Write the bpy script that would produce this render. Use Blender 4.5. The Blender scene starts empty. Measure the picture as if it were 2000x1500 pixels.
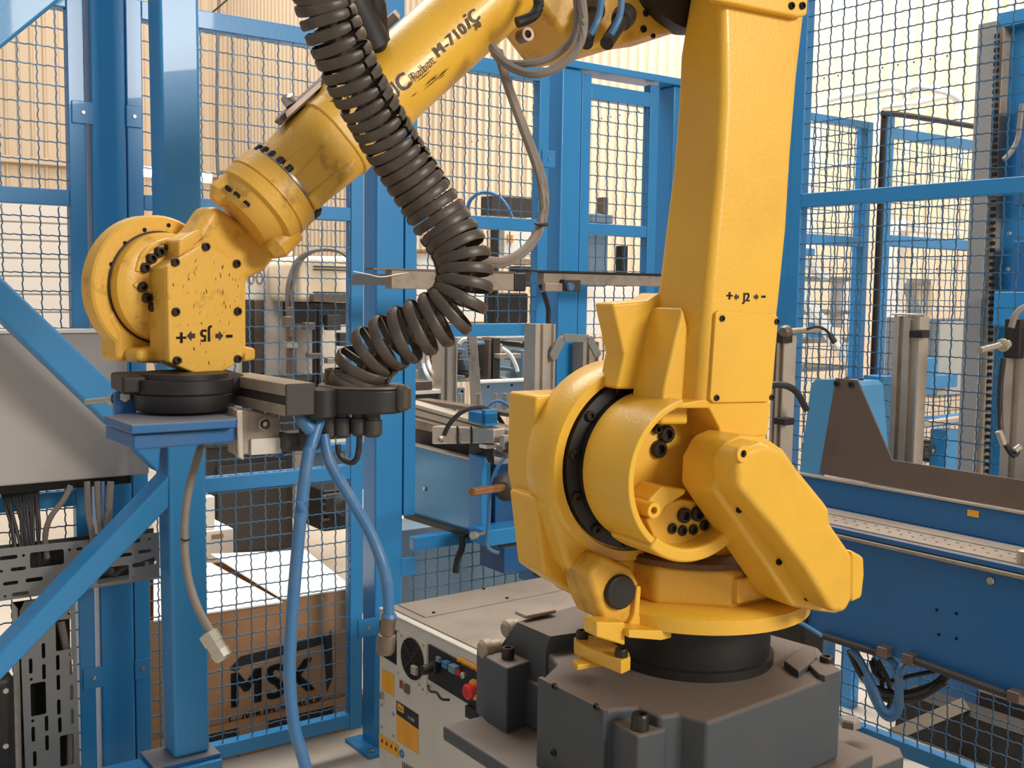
import bpy, bmesh, math, random
from mathutils import Vector as V, Matrix
random.seed(7)
SC = bpy.context.scene
# ---------------------------------------------------------------- camera
FP = 2100.0
PITCH = math.atan(179 / FP); ROLL = 0.0144; H0 = 1.54
Fw = V((0, math.cos(PITCH), -math.sin(PITCH)))
_R = V((1, 0, 0)); _U = V((0, math.sin(PITCH), math.cos(PITCH)))
CR = _R * math.cos(ROLL) + _U * math.sin(ROLL)
CU = -_R * math.sin(ROLL) + _U * math.cos(ROLL)
CAM = V((0, 0, H0))
cd = bpy.data.cameras.new('camera'); cam = bpy.data.objects.new('camera', cd)
SC.collection.objects.link(cam)
cam.matrix_world = Matrix(((CR.x, CU.x, -Fw.x, CAM.x), (CR.y, CU.y, -Fw.y, CAM.y), (CR.z, CU.z, -Fw.z, CAM.z), (0, 0, 0, 1)))
cd.sensor_width = 36; cd.lens = FP / 2000 * 36; cd.clip_start = 0.05; cd.clip_end = 100
SC.camera = cam
# ---------------------------------------------------------------- light
SC.view_settings.view_transform = 'Standard'; SC.view_settings.look = 'None'
SC.view_settings.gamma = 1; SC.view_settings.use_curve_mapping = False
SC.view_settings.exposure = 0.0
w = bpy.data.worlds.new('hall_air'); SC.world = w; w.use_nodes = True
w.node_tree.nodes['Background'].inputs[0].default_value = (1.0, 0.97, 0.93, 1)
w.node_tree.nodes['Background'].inputs[1].default_value = 0.45


def area(name, loc, target, sx, sy, power, col):
    l = bpy.data.lights.new(name, 'AREA'); l.shape = 'RECTANGLE'; l.size = sx; l.size_y = sy
    l.energy = power; l.color = col
    o = bpy.data.objects.new(name, l); SC.collection.objects.link(o)
    o.location = loc; o.rotation_euler = (V(target) - V(loc)).to_track_quat('-Z', 'Y').to_euler()


area('unseen_area_light', (4.4, -1.6, 3.6), (0.3, 2.2, 1.1), 1.8, 1.2, 262, (1.0, 0.95, 0.87))  # unseen key light, high on the right behind the camera
area('unseen_area_light', (-1.8, 5.2, 6.5), (-1.2, 5.2, 0), 4.0, 3.0, 300, (1.0, 0.97, 0.92))
area('unseen_area_light', (1.2, 5.6, 6.0), (2.2, 8.5, 1.2), 3.0, 2.0, 420, (1.0, 0.95, 0.88))  # unseen light added to brighten the background beyond the fence
area('unseen_area_light', (4.4, 5.2, 6.2), (5.8, 8.0, 1.6), 3.0, 2.0, 310, (1.0, 0.97, 0.93))  # unseen light aimed at the right wall to brighten it
area('unseen_area_light', (-2.5, 12.0, 7.0), (-2.5, 15.0, 1.5), 6.0, 3.0, 230, (1.0, 0.93, 0.84))  # unseen light that sets the far left wall's brightness


# ---------------------------------------------------------------- frames
def ray(x, y): return Fw + CR * ((x - 1000) / FP) - CU * ((y - 750) / FP)
def P(x, y, Y):
    d = ray(x, y); return CAM + d * (Y / d.y)


class Fr:
    def __init__(s, O, ex, ey, ez): s.O, s.x, s.y, s.z = V(O), V(ex), V(ey), V(ez)
    def pt(s, a, b, c): return s.O + s.x * a + s.y * b + s.z * c
    def hit(s, px, py, b=0):
        d = ray(px, py); o = s.O + s.y * b; t = (o - CAM).dot(s.y) / d.dot(s.y); q = CAM + d * t - s.O
        return q.dot(s.x), q.dot(s.z)
    def s(s, px, py=570, b=0): return s.hit(px, py, b)[0]
    def h(s, px, py, b=0): return s.hit(px, py, b)[1]
    def mat(s, a=0, b=0, c=0):
        o = s.pt(a, b, c)
        return Matrix(((s.x.x, s.y.x, s.z.x, o.x), (s.x.y, s.y.y, s.z.y, o.y), (s.x.z, s.y.z, s.z.z, o.z), (0, 0, 0, 1)))
    def at(s, O): return Fr(O, s.x, s.y, s.z)


def onz(px, py, z):
    d = ray(px, py); t = (z - CAM.z) / d.z; return CAM + d * t
def hd(deg):
    a = math.radians(deg); return V((math.sin(a), math.cos(a), 0))
UP = V((0, 0, 1))
dA = hd(54.7); nA = V((dA.y, -dA.x, 0)); o = P(740, 750, 3.5); FA = Fr((o.x, o.y, 0), dA, nA, UP)
dC = -hd(-37.0); nC = V((dC.y, -dC.x, 0)); o = P(1570, 400, 3.65); FC = Fr((o.x, o.y, 0), dC, nC, UP)
AR = V((-math.cos(math.radians(30)), -0.5, 0)); NR = V((0.5, -math.cos(math.radians(30)), 0))
J2 = P(1215, 898, 1.9); FR = Fr(J2, AR, NR, UP)
J3 = J2 + (AR * -0.09 + UP * 0.996) * 0.87
th = math.radians(43)
E1 = AR * math.cos(th) - UP * math.sin(th); E3 = AR * math.sin(th) + UP * math.cos(th)
FF = Fr(J3 + E3 * 0.17, E1, NR, E3)
J1 = V((0.345, 1.975, 0))
FB = Fr(J1, dA, nA, UP)
def Aat(px, Y, py=750):       # frame parallel to the left fence, through a place in the hall
    o = P(px, py, Y); return Fr((o.x, o.y, 0), dA, nA, UP)
def Cat(px, Y, py=750):
    o = P(px, py, Y); return Fr((o.x, o.y, 0), dC, nC, UP)


# ---------------------------------------------------------------- materials
def lin(c):
    c = c / 255.0; return c / 12.92 if c <= 0.04045 else ((c + 0.055) / 1.055) ** 2.4


def mat(name, rgb, rough=0.5, metal=0.0, dirt=None, dirt_amt=0.0, dirt_scale=6.0, bump=0.0, bscale=120, emit=0, coat=0, dirt_lo=0.5, dirt_hi=0.75, top_dust=None, top_amt=0.0):
    m = bpy.data.materials.new(name); m.use_nodes = True; nt = m.node_tree; b = nt.nodes['Principled BSDF']
    col = (lin(rgb[0]), lin(rgb[1]), lin(rgb[2]), 1)
    b.inputs['Roughness'].default_value = rough; b.inputs['Metallic'].default_value = metal
    b.inputs['Base Color'].default_value = col
    b.inputs['Coat Weight'].default_value = coat
    tc = nt.nodes.new('ShaderNodeTexCoord')
    src = None
    if dirt:
        n = nt.nodes.new('ShaderNodeTexNoise'); n.inputs['Scale'].default_value = dirt_scale; n.inputs['Detail'].default_value = 8
        n.inputs['Roughness'].default_value = 0.65
        nt.links.new(tc.outputs['Object'], n.inputs['Vector'])
        r = nt.nodes.new('ShaderNodeMapRange'); r.inputs[1].default_value = dirt_lo; r.inputs[2].default_value = dirt_hi
        r.inputs[4].default_value = dirt_amt
        nt.links.new(n.outputs['Fac'], r.inputs[0])
        mx = nt.nodes.new('ShaderNodeMix'); mx.data_type = 'RGBA'
        nt.links.new(r.outputs[0], mx.inputs[0]); mx.inputs[6].default_value = col
        mx.inputs[7].default_value = (lin(dirt[0]), lin(dirt[1]), lin(dirt[2]), 1)
        src = mx.outputs[2]
        nt.links.new(src, b.inputs['Base Color'])
    if top_dust:      # settled dust: lies on faces that look up
        g = nt.nodes.new('ShaderNodeNewGeometry'); sx = nt.nodes.new('ShaderNodeSeparateXYZ')
        nt.links.new(g.outputs['Normal'], sx.inputs[0])
        r = nt.nodes.new('ShaderNodeMapRange'); r.inputs[1].default_value = 0.35; r.inputs[2].default_value = 0.95; r.inputs[4].default_value = top_amt
        nt.links.new(sx.outputs['Z'], r.inputs[0])
        mx = nt.nodes.new('ShaderNodeMix'); mx.data_type = 'RGBA'
        nt.links.new(r.outputs[0], mx.inputs[0])
        if src: nt.links.new(src, mx.inputs[6])
        else: mx.inputs[6].default_value = col
        mx.inputs[7].default_value = (lin(top_dust[0]), lin(top_dust[1]), lin(top_dust[2]), 1)
        nt.links.new(mx.outputs[2], b.inputs['Base Color'])
    if bump:
        n = nt.nodes.new('ShaderNodeTexNoise'); n.inputs['Scale'].default_value = bscale; n.inputs['Detail'].default_value = 3
        nt.links.new(tc.outputs['Object'], n.inputs['Vector'])
        bp = nt.nodes.new('ShaderNodeBump'); bp.inputs['Strength'].default_value = bump; bp.inputs['Distance'].default_value = 0.002
        nt.links.new(n.outputs['Fac'], bp.inputs['Height']); nt.links.new(bp.outputs[0], b.inputs['Normal'])
    if emit:
        b.inputs['Emission Color'].default_value = col; b.inputs['Emission Strength'].default_value = emit
    return m


M_YEL = mat('robot_yellow', (228, 176, 56), 0.38, 0, (206, 154, 50), 0.5, 5, 0.25, 140, coat=0.15)
M_YELD = mat('worn_yellow', (220, 170, 68), 0.42, 0, (120, 84, 38), 0.75, 26, 0.3, 120, dirt_lo=0.56, dirt_hi=0.74)
M_YELT = mat('greasy_yellow', (216, 164, 56), 0.42, 0, (90, 58, 26), 0.7, 14, 0.3, 120, dirt_lo=0.52, dirt_hi=0.74)
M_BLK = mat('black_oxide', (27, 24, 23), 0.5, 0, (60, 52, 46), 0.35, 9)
M_RUB = mat('hose_plastic', (66, 57, 51), 0.42, 0, (104, 92, 80), 0.6, 22, 0.3, 90, top_dust=(120, 105, 92), top_amt=0.35)
M_CAST = mat('grey_cast_paint', (66, 70, 74), 0.62, 0, (84, 79, 74), 0.5, 7, 0.3, 90, top_dust=(112, 97, 85), top_amt=0.85)
M_BLUE = mat('blue_paint', (44, 134, 194), 0.36, 0, (38, 120, 180), 0.4, 3, 0.12, 90, coat=0.2)
M_BLUED = mat('dusty_blue_paint', (26, 92, 148), 0.45, 0, (88, 96, 100), 0.6, 8, 0.12, 90, top_dust=(150, 135, 115), top_amt=0.6)
M_BLUES = mat('slate_blue_paint', (104, 128, 146), 0.5)
M_WIRE = mat('blue_wire', (66, 108, 140), 0.42, 0.15, (50, 86, 116), 0.6, 40)
M_ALU = mat('aluminium', (196, 184, 170), 0.4, 0.55, (150, 140, 128), 0.5, 12)
M_ALUD = mat('dusty_aluminium', (160, 146, 130), 0.6, 0.3, (96, 86, 76), 0.7, 14, top_dust=(176, 160, 142), top_amt=0.6)
M_STL = mat('steel', (176, 170, 162), 0.3, 0.85)
M_STLP = mat('brushed_plate', (120, 104, 92), 0.42, 0.6, (92, 80, 72), 0.6, 5)
M_BOLT = mat('dark_bolt', (52, 46, 42), 0.4, 0.5, (84, 74, 64), 0.5, 30)
M_HOLE = mat('hole_dark', (18, 15, 14), 0.9)
M_CAB = mat('cabinet_paint', (206, 198, 186), 0.45, 0, (176, 164, 150), 0.4, 6)
M_CABT = mat('cabinet_top_dust', (150, 136, 122), 0.7, 0, (112, 100, 88), 0.6, 5)
M_BOXG = mat('grey_enclosure', (178, 171, 165), 0.5, 0, (140, 132, 126), 0.5, 3)
M_WALL = mat('cream_cladding', (216, 197, 172), 0.6, 0, (202, 182, 155), 0.5, 0.8)
M_DOOR = mat('white_door', (232, 228, 222), 0.5)
M_FLOOR = mat('pale_concrete', (196, 186, 172), 0.5, 0, (150, 138, 124), 0.6, 1.4, 0.2, 30)
M_CARD = mat('cardboard', (178, 132, 92), 0.8, 0, (160, 116, 78), 0.6, 8)
M_CARDW = mat('white_and_lit_card', (244, 236, 222), 0.8)
M_INK = mat('print_ink', (40, 36, 36), 0.6)
M_INKY = mat('label_ink', (50, 34, 20), 0.5)
M_GALV = mat('galvanised', (134, 134, 132), 0.5, 0.3, (130, 128, 124), 0.6, 18)
M_GREY = mat('grey_cable', (124, 114, 106), 0.55, 0, (150, 136, 120), 0.5, 20)
M_BCAB = mat('blue_cable', (60, 110, 156), 0.42, 0, (120, 126, 130), 0.6, 20)
M_KCAB = mat('black_cable', (36, 34, 34), 0.45)
M_ORG = mat('orange_label', (236, 164, 40), 0.5)
M_RED = mat('red_plastic', (196, 40, 34), 0.35)
M_WHT = mat('white_paint', (240, 236, 228), 0.45)
M_LAMP = mat('lamp_glow', (255, 250, 240), 0.5, emit=6)
M_COP = mat('copper_shaft', (176, 120, 72), 0.3, 0.8, (90, 60, 40), 0.7, 20)
M_NIK = mat('nickel', (190, 180, 164), 0.32, 0.75)
M_DARK = mat('dark_machine', (58, 52, 48), 0.6, 0, (50, 46, 44), 0.5, 6)
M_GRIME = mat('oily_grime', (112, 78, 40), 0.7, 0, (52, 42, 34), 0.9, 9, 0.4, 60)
M_BEIGE = mat('beige_hood', (236, 216, 186), 0.5)

# ---------------------------------------------------------------- object helpers
WM = {}
def link(o, parent=None, world=None):
    SC.collection.objects.link(o); world = world or Matrix.Identity(4)
    if parent is not None:
        o.parent = parent; o.matrix_parent_inverse = WM[parent.name].inverted()
    o.matrix_basis = world; WM[o.name] = world
    return o
def thing(name, label, cat, loc, group=None):
    o = bpy.data.objects.new(name, None); o.empty_display_size = 0.1
    o['label'] = label; o['category'] = cat
    if group: o['group'] = group
    return link(o, None, Matrix.Translation(loc))
def tag(o, label, cat, group=None):
    o['label'] = label; o['category'] = cat
    if group: o['group'] = group
    return o


class MB:
    def __init__(s): s.v = []; s.f = []
    def add(s, vs, fs):
        k = len(s.v); s.v += [tuple(v) for v in vs]; s.f += [[i + k for i in f] for f in fs]; return s
    def box(s, F, a0, a1, b0, b1, c0, c1):
        vs = [F.pt(a, b, c) for a in (a0, a1) for b in (b0, b1) for c in (c0, c1)]
        return s.add(vs, [(0, 1, 3, 2), (4, 6, 7, 5), (0, 4, 5, 1), (2, 3, 7, 6), (0, 2, 6, 4), (1, 5, 7, 3)])
    def loft(s, A, B, caps=True):
        n = len(A); fs = [(i, (i + 1) % n, n + (i + 1) % n, n + i) for i in range(n)]
        if caps: fs += [list(range(n))[::-1], list(range(n, 2 * n))]
        return s.add(list(A) + list(B), fs)
    def prism(s, F, pts, b0, b1):
        return s.loft([F.pt(a, b0, c) for a, c in pts], [F.pt(a, b1, c) for a, c in pts])
    def pprism(s, F, px, b0, b1, bh=None):      # outline read on the plane b=bh
        bh = b1 if bh is None else bh
        return s.prism(F, [F.hit(x, y, bh) for x, y in px], b0, b1)
    def plan(s, pts, z0, z1):
        return s.loft([V((p[0], p[1], z0)) for p in pts], [V((p[0], p[1], z1)) for p in pts])
    def lathe(s, O, ax, prof, seg=24, ref=None, arc=None):
        O = V(O); ax = V(ax).normalized(); r = V(ref) if ref else (V((0, 0, 1)) if abs(ax.z) < 0.9 else V((1, 0, 0)))
        u = ax.cross(r).normalized(); w = ax.cross(u)
        k = len(prof); full = arc is None; a0, a1 = arc or (0, 2 * math.pi); m = seg if full else seg + 1
        vs = []
        for j in range(m):
            t = a0 + (a1 - a0) * j / seg
            for h, rr in prof: vs.append(O + ax * h + (u * math.cos(t) + w * math.sin(t)) * rr)
        fs = []
        for j in range(seg):
            jn = (j + 1) % m
            for i in range(k - 1): fs.append((j * k + i, j * k + i + 1, jn * k + i + 1, jn * k + i))
        if full:
            if prof[0][1] > 1e-6: fs.append([j * k for j in range(m)])
            if prof[-1][1] > 1e-6: fs.append([j * k + k - 1 for j in range(m)][::-1])
        return s.add(vs, fs)
    def cyl(s, p0, p1, r, seg=16, r1=None):
        p0 = V(p0); p1 = V(p1); L = (p1 - p0).length
        return s.lathe(p0, p1 - p0, [(0, r), (L, r if r1 is None else r1)], seg)
    def ringsolid(s, O, ax, ro, ri, h0, h1, seg=32, arc=None, ref=None):
        pr = [(h0, ri), (h0, ro), (h1, ro), (h1, ri), (h0, ri)]
        k = len(s.v); s.lathe(O, ax, pr, seg, ref, arc or None)
        if arc:
            n = 5; s.f.append([k + i for i in range(4)]); e = k + n * seg; s.f.append([e + i for i in range(4)][::-1])
        else: del s.f[-2:]
        return s
    def tube(s, pts, r, seg=8, sub=5, caps=True):
        pts = [V(p) for p in pts]
        if sub > 1 and len(pts) > 2: pts = smooth(pts, sub)
        n = len(pts); rings = []; up = V((0.13, 0.21, 0.97)); k0 = len(s.v)
        for i, p in enumerate(pts):
            t = (pts[min(i + 1, n - 1)] - pts[max(i - 1, 0)]).normalized()
            u = t.cross(up)
            if u.length < 0.15: u = t.cross(V((1, 0, 0)))
            u.normalize(); w = t.cross(u)
            if i and (u.dot(pu) < 0): u = -u; w = -w
            pu = u; rr = r(i / (n - 1)) if callable(r) else r
            for j in range(seg):
                a = 2 * math.pi * j / seg; s.v.append(tuple(p + (u * math.cos(a) + w * math.sin(a)) * rr))
        for i in range(n - 1):
            for j in range(seg):
                jn = (j + 1) % seg; s.f.append([k0 + i * seg + j, k0 + i * seg + jn, k0 + (i + 1) * seg + jn, k0 + (i + 1) * seg + j])
        if caps:
            s.f.append([k0 + j for j in range(seg)][::-1]); s.f.append([k0 + (n - 1) * seg + j for j in range(seg)])
        return s
    def build(s, name, m, parent=None, bevel=0, sharp=35, fix=True, seg=2):
        me = bpy.data.meshes.new(name); me.from_pydata([tuple(v) for v in s.v], [], s.f)
        if fix:
            bm = bmesh.new(); bm.from_mesh(me); bmesh.ops.recalc_face_normals(bm, faces=bm.faces); bm.to_mesh(me); bm.free()
        me.shade_smooth(); me.set_sharp_from_angle(angle=math.radians(sharp))
        me.materials.append(m)
        o = bpy.data.objects.new(name, me)
        if bevel:
            b = o.modifiers.new('bevel', 'BEVEL'); b.width = bevel; b.segments = seg; b.limit_method = 'ANGLE'; b.angle_limit = 0.6; b.harden_normals = True
        return link(o, parent)


def smooth(pts, sub):
    out = []; n = len(pts)
    for i in range(n - 1):
        p0, p1, p2, p3 = pts[max(i - 1, 0)], pts[i], pts[i + 1], pts[min(i + 2, n - 1)]
        for k in range(sub):
            t = k / sub
            out.append(0.5 * ((2 * p1) + (p2 - p0) * t + (2 * p0 - 5 * p1 + 4 * p2 - p3) * t * t + (-p0 + 3 * p1 - 3 * p2 + p3) * t ** 3))
    out.append(pts[-1]); return out


def struct(o): o['kind'] = 'structure'; return o
def stuff(o): o['kind'] = 'stuff'; return o


def _bolt_mesh():          # socket head cap screw, radius 1, height 1
    mb = MB(); mb.lathe((0, 0, 0), (0, 0, 1), [(0, 1), (0.85, 1), (1, 0.88), (1, 0.55), (0.45, 0.5), (0.45, 0)], 12)
    me = bpy.data.meshes.new('bolt'); me.from_pydata(mb.v, [], mb.f)
    bm = bmesh.new(); bm.from_mesh(me); bmesh.ops.recalc_face_normals(bm, faces=bm.faces); bm.to_mesh(me); bm.free()
    me.shade_smooth(); me.set_sharp_from_angle(angle=0.6); me.materials.append(M_BOLT); return me
BOLT = _bolt_mesh(); HOLE = BOLT.copy(); HOLE.materials[0] = M_HOLE
def _hex_mesh():
    mb = MB(); mb.lathe((0, 0, 0), (0, 0, 1), [(0, 1), (0.8, 1), (1, 0.86), (1, 0)], 6)
    me = bpy.data.meshes.new('hex_bolt'); me.from_pydata(mb.v, [], mb.f); me.materials.append(M_STL); return me
HEX = _hex_mesh()
def bolt(parent, p, nrm, r, h=None, me=None, name='bolt'):
    nrm = V(nrm).normalized(); h = r if h is None else h
    q = nrm.to_track_quat('Z', 'Y').to_matrix().to_4x4()
    o = bpy.data.objects.new(name, me or BOLT)
    return link(o, parent, Matrix.Translation(p) @ q @ Matrix.Diagonal((r, r, h, 1)))


SPC = [1.0]
def text_verts(s, size, bold=0.0, align='LEFT'):
    c = bpy.data.curves.new('t', 'FONT'); c.body = s; c.size = size; c.offset = min(bold, 0.0); c.align_x = align; c.resolution_u = 3; c.space_character = SPC[0]
    o = bpy.data.objects.new('t', c); SC.collection.objects.link(o)
    dg = bpy.context.evaluated_depsgraph_get(); me = o.evaluated_get(dg).to_mesh()
    vs = [tuple(v.co) for v in me.vertices]; fs = [list(p.vertices) for p in me.polygons]
    o.evaluated_get(dg).to_mesh_clear(); bpy.data.objects.remove(o); bpy.data.curves.remove(c)
    if bold > 0:       # thicken the strokes with copies set a hair aside
        v0, f0 = vs, fs; vs = []; fs = []
        for dx, dy in ((-1, -0.4), (-1, 0.4), (1, -0.4), (1, 0.4), (0, 0)):
            k = len(vs); vs += [(x + dx * bold, y + dy * bold, z) for x, y, z in v0]; fs += [[i + k for i in f] for f in f0]
    return vs, fs
def text_flat(name, s, size, O, right, up, m, parent, bold=0.0, align='CENTER', sx=1.0):
    vs, fs = text_verts(s, size, bold, align); O = V(O); right = V(right); up = V(up)
    mb = MB(); mb.add([O + right * (v[0] * sx) + up * v[1] for v in vs], fs)
    o = mb.build(name, m, parent, fix=False); return o


# ---------------------------------------------------------------- the hall
mb = MB(); mb.add([(-14, -3, 0), (16, -3, 0), (16, 24, 0), (-14, 24, 0)], [(0, 1, 2, 3)])
struct(mb.build('floor', M_FLOOR, fix=False))
oc = P(450, 600, 15.9); WA = Fr((oc.x, oc.y, 0), dA, nA, UP); WC = Fr((oc.x, oc.y, 0), dC, nC, UP)
def cladding(name, F, s0, s1, pitch, z1):
    mb = MB(); pts = []; s = s0
    while s < s1:
        pts += [(s, 0), (s + pitch * 0.62, 0), (s + pitch * 0.74, 0.036), (s + pitch * 0.88, 0.036)]; s += pitch
    vs = [F.pt(a, b, 0) for a, b in pts] + [F.pt(a, b, z1) for a, b in pts]; n = len(pts)
    mb.add(vs, [(i, i + 1, n + i + 1, n + i) for i in range(n - 1)])
    return struct(mb.build(name, M_WALL, fix=False, sharp=10))
cladding('wall_left', WA, -14, 0.0, 0.16, 9)
WCL = cladding('wall_right', WC, 0.0, 15.5, 0.114, 9)
# horizontal purlin and conduits on the left wall
zp = WA.h(70, 314, 0.05)
struct(MB().box(WA, -14, 0, 0.02, 0.12, zp - 0.05, zp + 0.04).build('trim_1', M_WALL, bevel=0.01))
mb = MB(); s = 0.6
for row, (x, y) in enumerate(((1640, 148), (1820, 118))):
    pass
zs = WC.h(1700, 137, 0.03); s = 4.0
while s < 15:
    mb.box(WC, s + 0.09, s + 0.099, 0.036, 0.04, zs - 0.005, zs + 0.005)
    mb.box(WC, s + 0.09, s + 0.099, 0.036, 0.04, zs - 1.31, zs - 1.30); s += 0.114
stuff(mb.build('screw', M_HOLE, WCL, fix=False))

# white sectional door on the left wall
dx0 = WA.s(-60, 500, 0.1); dx1 = WA.s(150, 500, 0.1); zt = WA.h(70, 398, 0.1)
dr = struct(MB().box(WA, dx0, dx1 + 0.05, 0.0, 0.06, 0, zt).build('door_1', M_DOOR))
z = 0.02; i = 0
me0 = None
while z < zt - 0.05:
    if me0 is None:
        o = MB().box(WA, dx0, dx1, 0.06, 0.11, z, z + 0.215).build('slat', M_DOOR, dr, bevel=0.012); me0 = o
    else:
        o = me0.copy(); link(o, dr, Matrix.Translation((0, 0, z - 0.02)))
    z += 0.235
# two wall lamps, the glowing capsules
for px, py, Y, lab in ((288, 335, 13.5, 'glowing white wall lamp seen between fence post and square column'), (401, 346, 13.2, 'glowing white wall lamp beside the yellow wrist flange')):
    q = P(px, py, Y); t = thing('wall_lamp', lab, 'lamp', q, None)
    MB().tube([q + dA * -0.07, q + dA * 0.07], 0.048, 12, 1).build('lamp_shade', M_LAMP, t)
    MB().box(Fr(q, dA, nA, UP), -0.1, 0.1, -0.09, -0.04, -0.07, 0.07).build('lamp_bracket', M_WHT, t, bevel=0.01)
# conduit running along the left wall
q0 = P(395, 333, 13.4); q1 = P(590, 352, 15.6)
tag(MB().tube([P(428, -10, 14.6), P(424, 150, 14.6), P(425, 325, 14.6), P(436, 336, 14.6), P(500, 345, 14.4), P(600, 352, 13.4)], 0.024, 6, 4).build('conduit', M_GREY), 'thin grey conduit running down and along the cream wall', 'conduit')
tag(MB().tube([P(395, 42, 13.5), P(420, 20, 13.8), P(450, -6, 14)], 0.012, 6, 3).build('cable', M_KCAB), 'thin dark cable crossing the cream wall at the top left', 'cable')


# ---------------------------------------------------------------- fences
def wire_zone(mb, F, s0, s1, z0, z1, zph=0.0, sph=0.0, t=-0.02, w=0.0475, h=0.05, r=0.0023):
    def wire(pts):
        n = len(pts); k = len(mb.v)
        for i, (s, tt, z) in enumerate(pts):
            d = pts[min(i + 1, n - 1)]; e = pts[max(i - 1, 0)]
            for a in range(4):
                ang = math.pi / 4 + a * math.pi / 2
                if vert: mb.v.append(tuple(F.pt(s + r * math.cos(ang), tt + r * math.sin(ang), z)))
                else: mb.v.append(tuple(F.pt(s, tt + r * math.cos(ang), z + r * math.sin(ang))))
        for i in range(n - 1):
            for a in range(4):
                b = (a + 1) % 4; mb.f.append([k + i * 4 + a, k + i * 4 + b, k + (i + 1) * 4 + b, k + (i + 1) * 4 + a])
    i0 = math.ceil((s0 - sph) / w); vert = True
    s = sph + i0 * w; k = i0
    while s < s1:
        pts = []; z = z0; j = 0
        while z < z1 + 1e-6:
            ph = (z - zph) / h * math.pi
            pts.append((s + 0.0016 * math.sin(ph * 4), t + 0.002 * math.cos(ph) * (1 if k % 2 else -1), z)); z += h / 6
        wire(pts); s += w; k += 1
    vert = False; j = math.ceil((z0 - zph) / h); z = zph + j * h
    while z < z1:
        pts = []; s = s0
        while s < s1 + 1e-6:
            ph = (s - sph) / w * math.pi
            pts.append((s, t - 0.002 * math.cos(ph) * (1 if j % 2 else -1), z + 0.0012 * math.sin(ph * 4))); s += w / 6
        wire(pts); z += h; j += 1


def panel(F, s0, s1, z0, z1, rails, zones, label, sw=0.044, sph=0.0, zph=0.0, t0=-0.04, t1=0.0, group=None, left=True, right=True):
    t = thing('mesh_fence', label, 'fence panel', F.pt((s0 + s1) / 2, 0, 0), group)
    if left: MB().box(F, s0, s0 + sw, t0, t1, z0, z1).build('stile', M_BLUE, t, bevel=0.003)
    if right: MB().box(F, s1 - sw, s1, t0, t1, z0, z1).build('stile', M_BLUE, t, bevel=0.003)
    for a, b in rails: MB().box(F, s0 + (sw if left else 0), s1 - (sw if right else 0), t0, t1 - 0.001, a, b).build('rail', M_BLUE, t, bevel=0.003)
    mb = MB()
    for a, b in zones: wire_zone(mb, F, s0 + sw * 0.75, s1 - sw * 0.75, a, b, zph, sph, (t0 + t1) / 2 + 0.012)
    stuff(mb.build('wire_mesh', M_WIRE, t, fix=False))
    return t
def post(F, s0, s1, t0, t1, z0, z1, label, plate=True, name='fence_post'):
    t = thing(name, label, 'post', F.pt((s0 + s1) / 2, (t0 + t1) / 2, z0))
    MB().box(F, s0, s1, t0, t1, z0, z1).build('column', M_BLUE, t, bevel=0.008, seg=3)
    if plate:
        MB().box(F, s0 - 0.05, s1 + 0.05, t0 - 0.03, t1 + 0.05, z0, z0 + 0.012).build('base_plate', M_BLUE, t, bevel=0.002)
        for s in (s0 - 0.025, s1 + 0.025): bolt(t, F.pt(s, t1 + 0.025, z0 + 0.012), UP, 0.011, 0.012, HEX, 'anchor_bolt')
    return t
def bracket(F, s0, s1, z, parent, t=0.006):
    MB().box(F, s0, s1, -0.002, t, z - 0.03, z + 0.03).build('bracket', M_BLUE, parent, bevel=0.002)
    bolt(parent, F.pt((s0 + s1) / 2, t, z), F.y, 0.006, 0.004, HEX, 'bolt')

RT = [(2.283, 2.335), (1.757, 1.80), (0.93, 0.975), (0.10, 0.145)]
sP = lambda x, y=600: FA.s(x, y)
zw = 1.225 % 0.05
p0 = panel(FA, -1.78, sP(168, 300), 0.09, 2.335, [(2.283, 2.335), (1.757, 1.80), (0.93, 0.975), (0.10, 0.145)], [(0.14, 0.94), (0.97, 1.76), (1.79, 2.29)], 'blue mesh fence panel at the far left, crossed by blue braces', sph=FA.s(37, 200), zph=zw)
p1 = panel(FA, sP(246, 100), sP(710), 0.09, 2.335, RT, [(0.14, 0.94), (0.97, 1.76), (1.79, 2.29)], 'blue mesh fence panel behind the yellow robot wrist', sph=FA.s(426, 200), zph=zw)
za = FA.h(1000, 632); zb = FA.h(1000, 656); zc = FA.h(820, 1050); zd = FA.h(820, 1076)
p2 = panel(FA, sP(791), sP(1067), zb - 0.6, 2.335, [(2.283, 2.335), (1.757, 1.80), (zb, za), (zd, zc)], [(za - 0.01, 1.76), (1.79, 2.29), (0.3, zd)], 'blue mesh fence panel between two posts behind the black cable guard', sph=FA.s(935, 200), zph=zw)
p3 = panel(FA, sP(1129), sP(1277), 0.09, 2.335, [(2.25, 2.305), (1.757, 1.80), (0.10, 0.145)], [(0.14, 1.76), (1.79, 2.26)], 'narrow blue mesh fence panel left of the yellow upper arm', sph=FA.s(1172, 200), zph=zw)
q1 = post(FA, sP(182, 700) + 0.005, sP(243, 50) - 0.0, -0.09, 0.004, 0, 2.62, 'blue fence post behind the grey enclosure and braces at left')
q2 = post(FA, sP(734), sP(788), -0.09, 0.004, 0, 2.62, 'blue fence post standing behind the controller cabinet corner')
q3 = post(FA, sP(1089), sP(1128), -0.09, 0.004, 0, 2.345, 'blue fence post left of the narrow fence panel', True)
q4 = post(FA, sP(1304), sP(1335), -0.09, 0.004, 0, 2.345, 'blue corner post behind the yellow upper arm', True)
for z in (FA.h(150, 219), FA.h(190, 1322)): bracket(FA, sP(141, 300), sP(185, 300), z, q1)
for z in (FA.h(260, 228), FA.h(280, 1305)): bracket(FA, sP(243, 50), sP(276, 200), z, q1)
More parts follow.
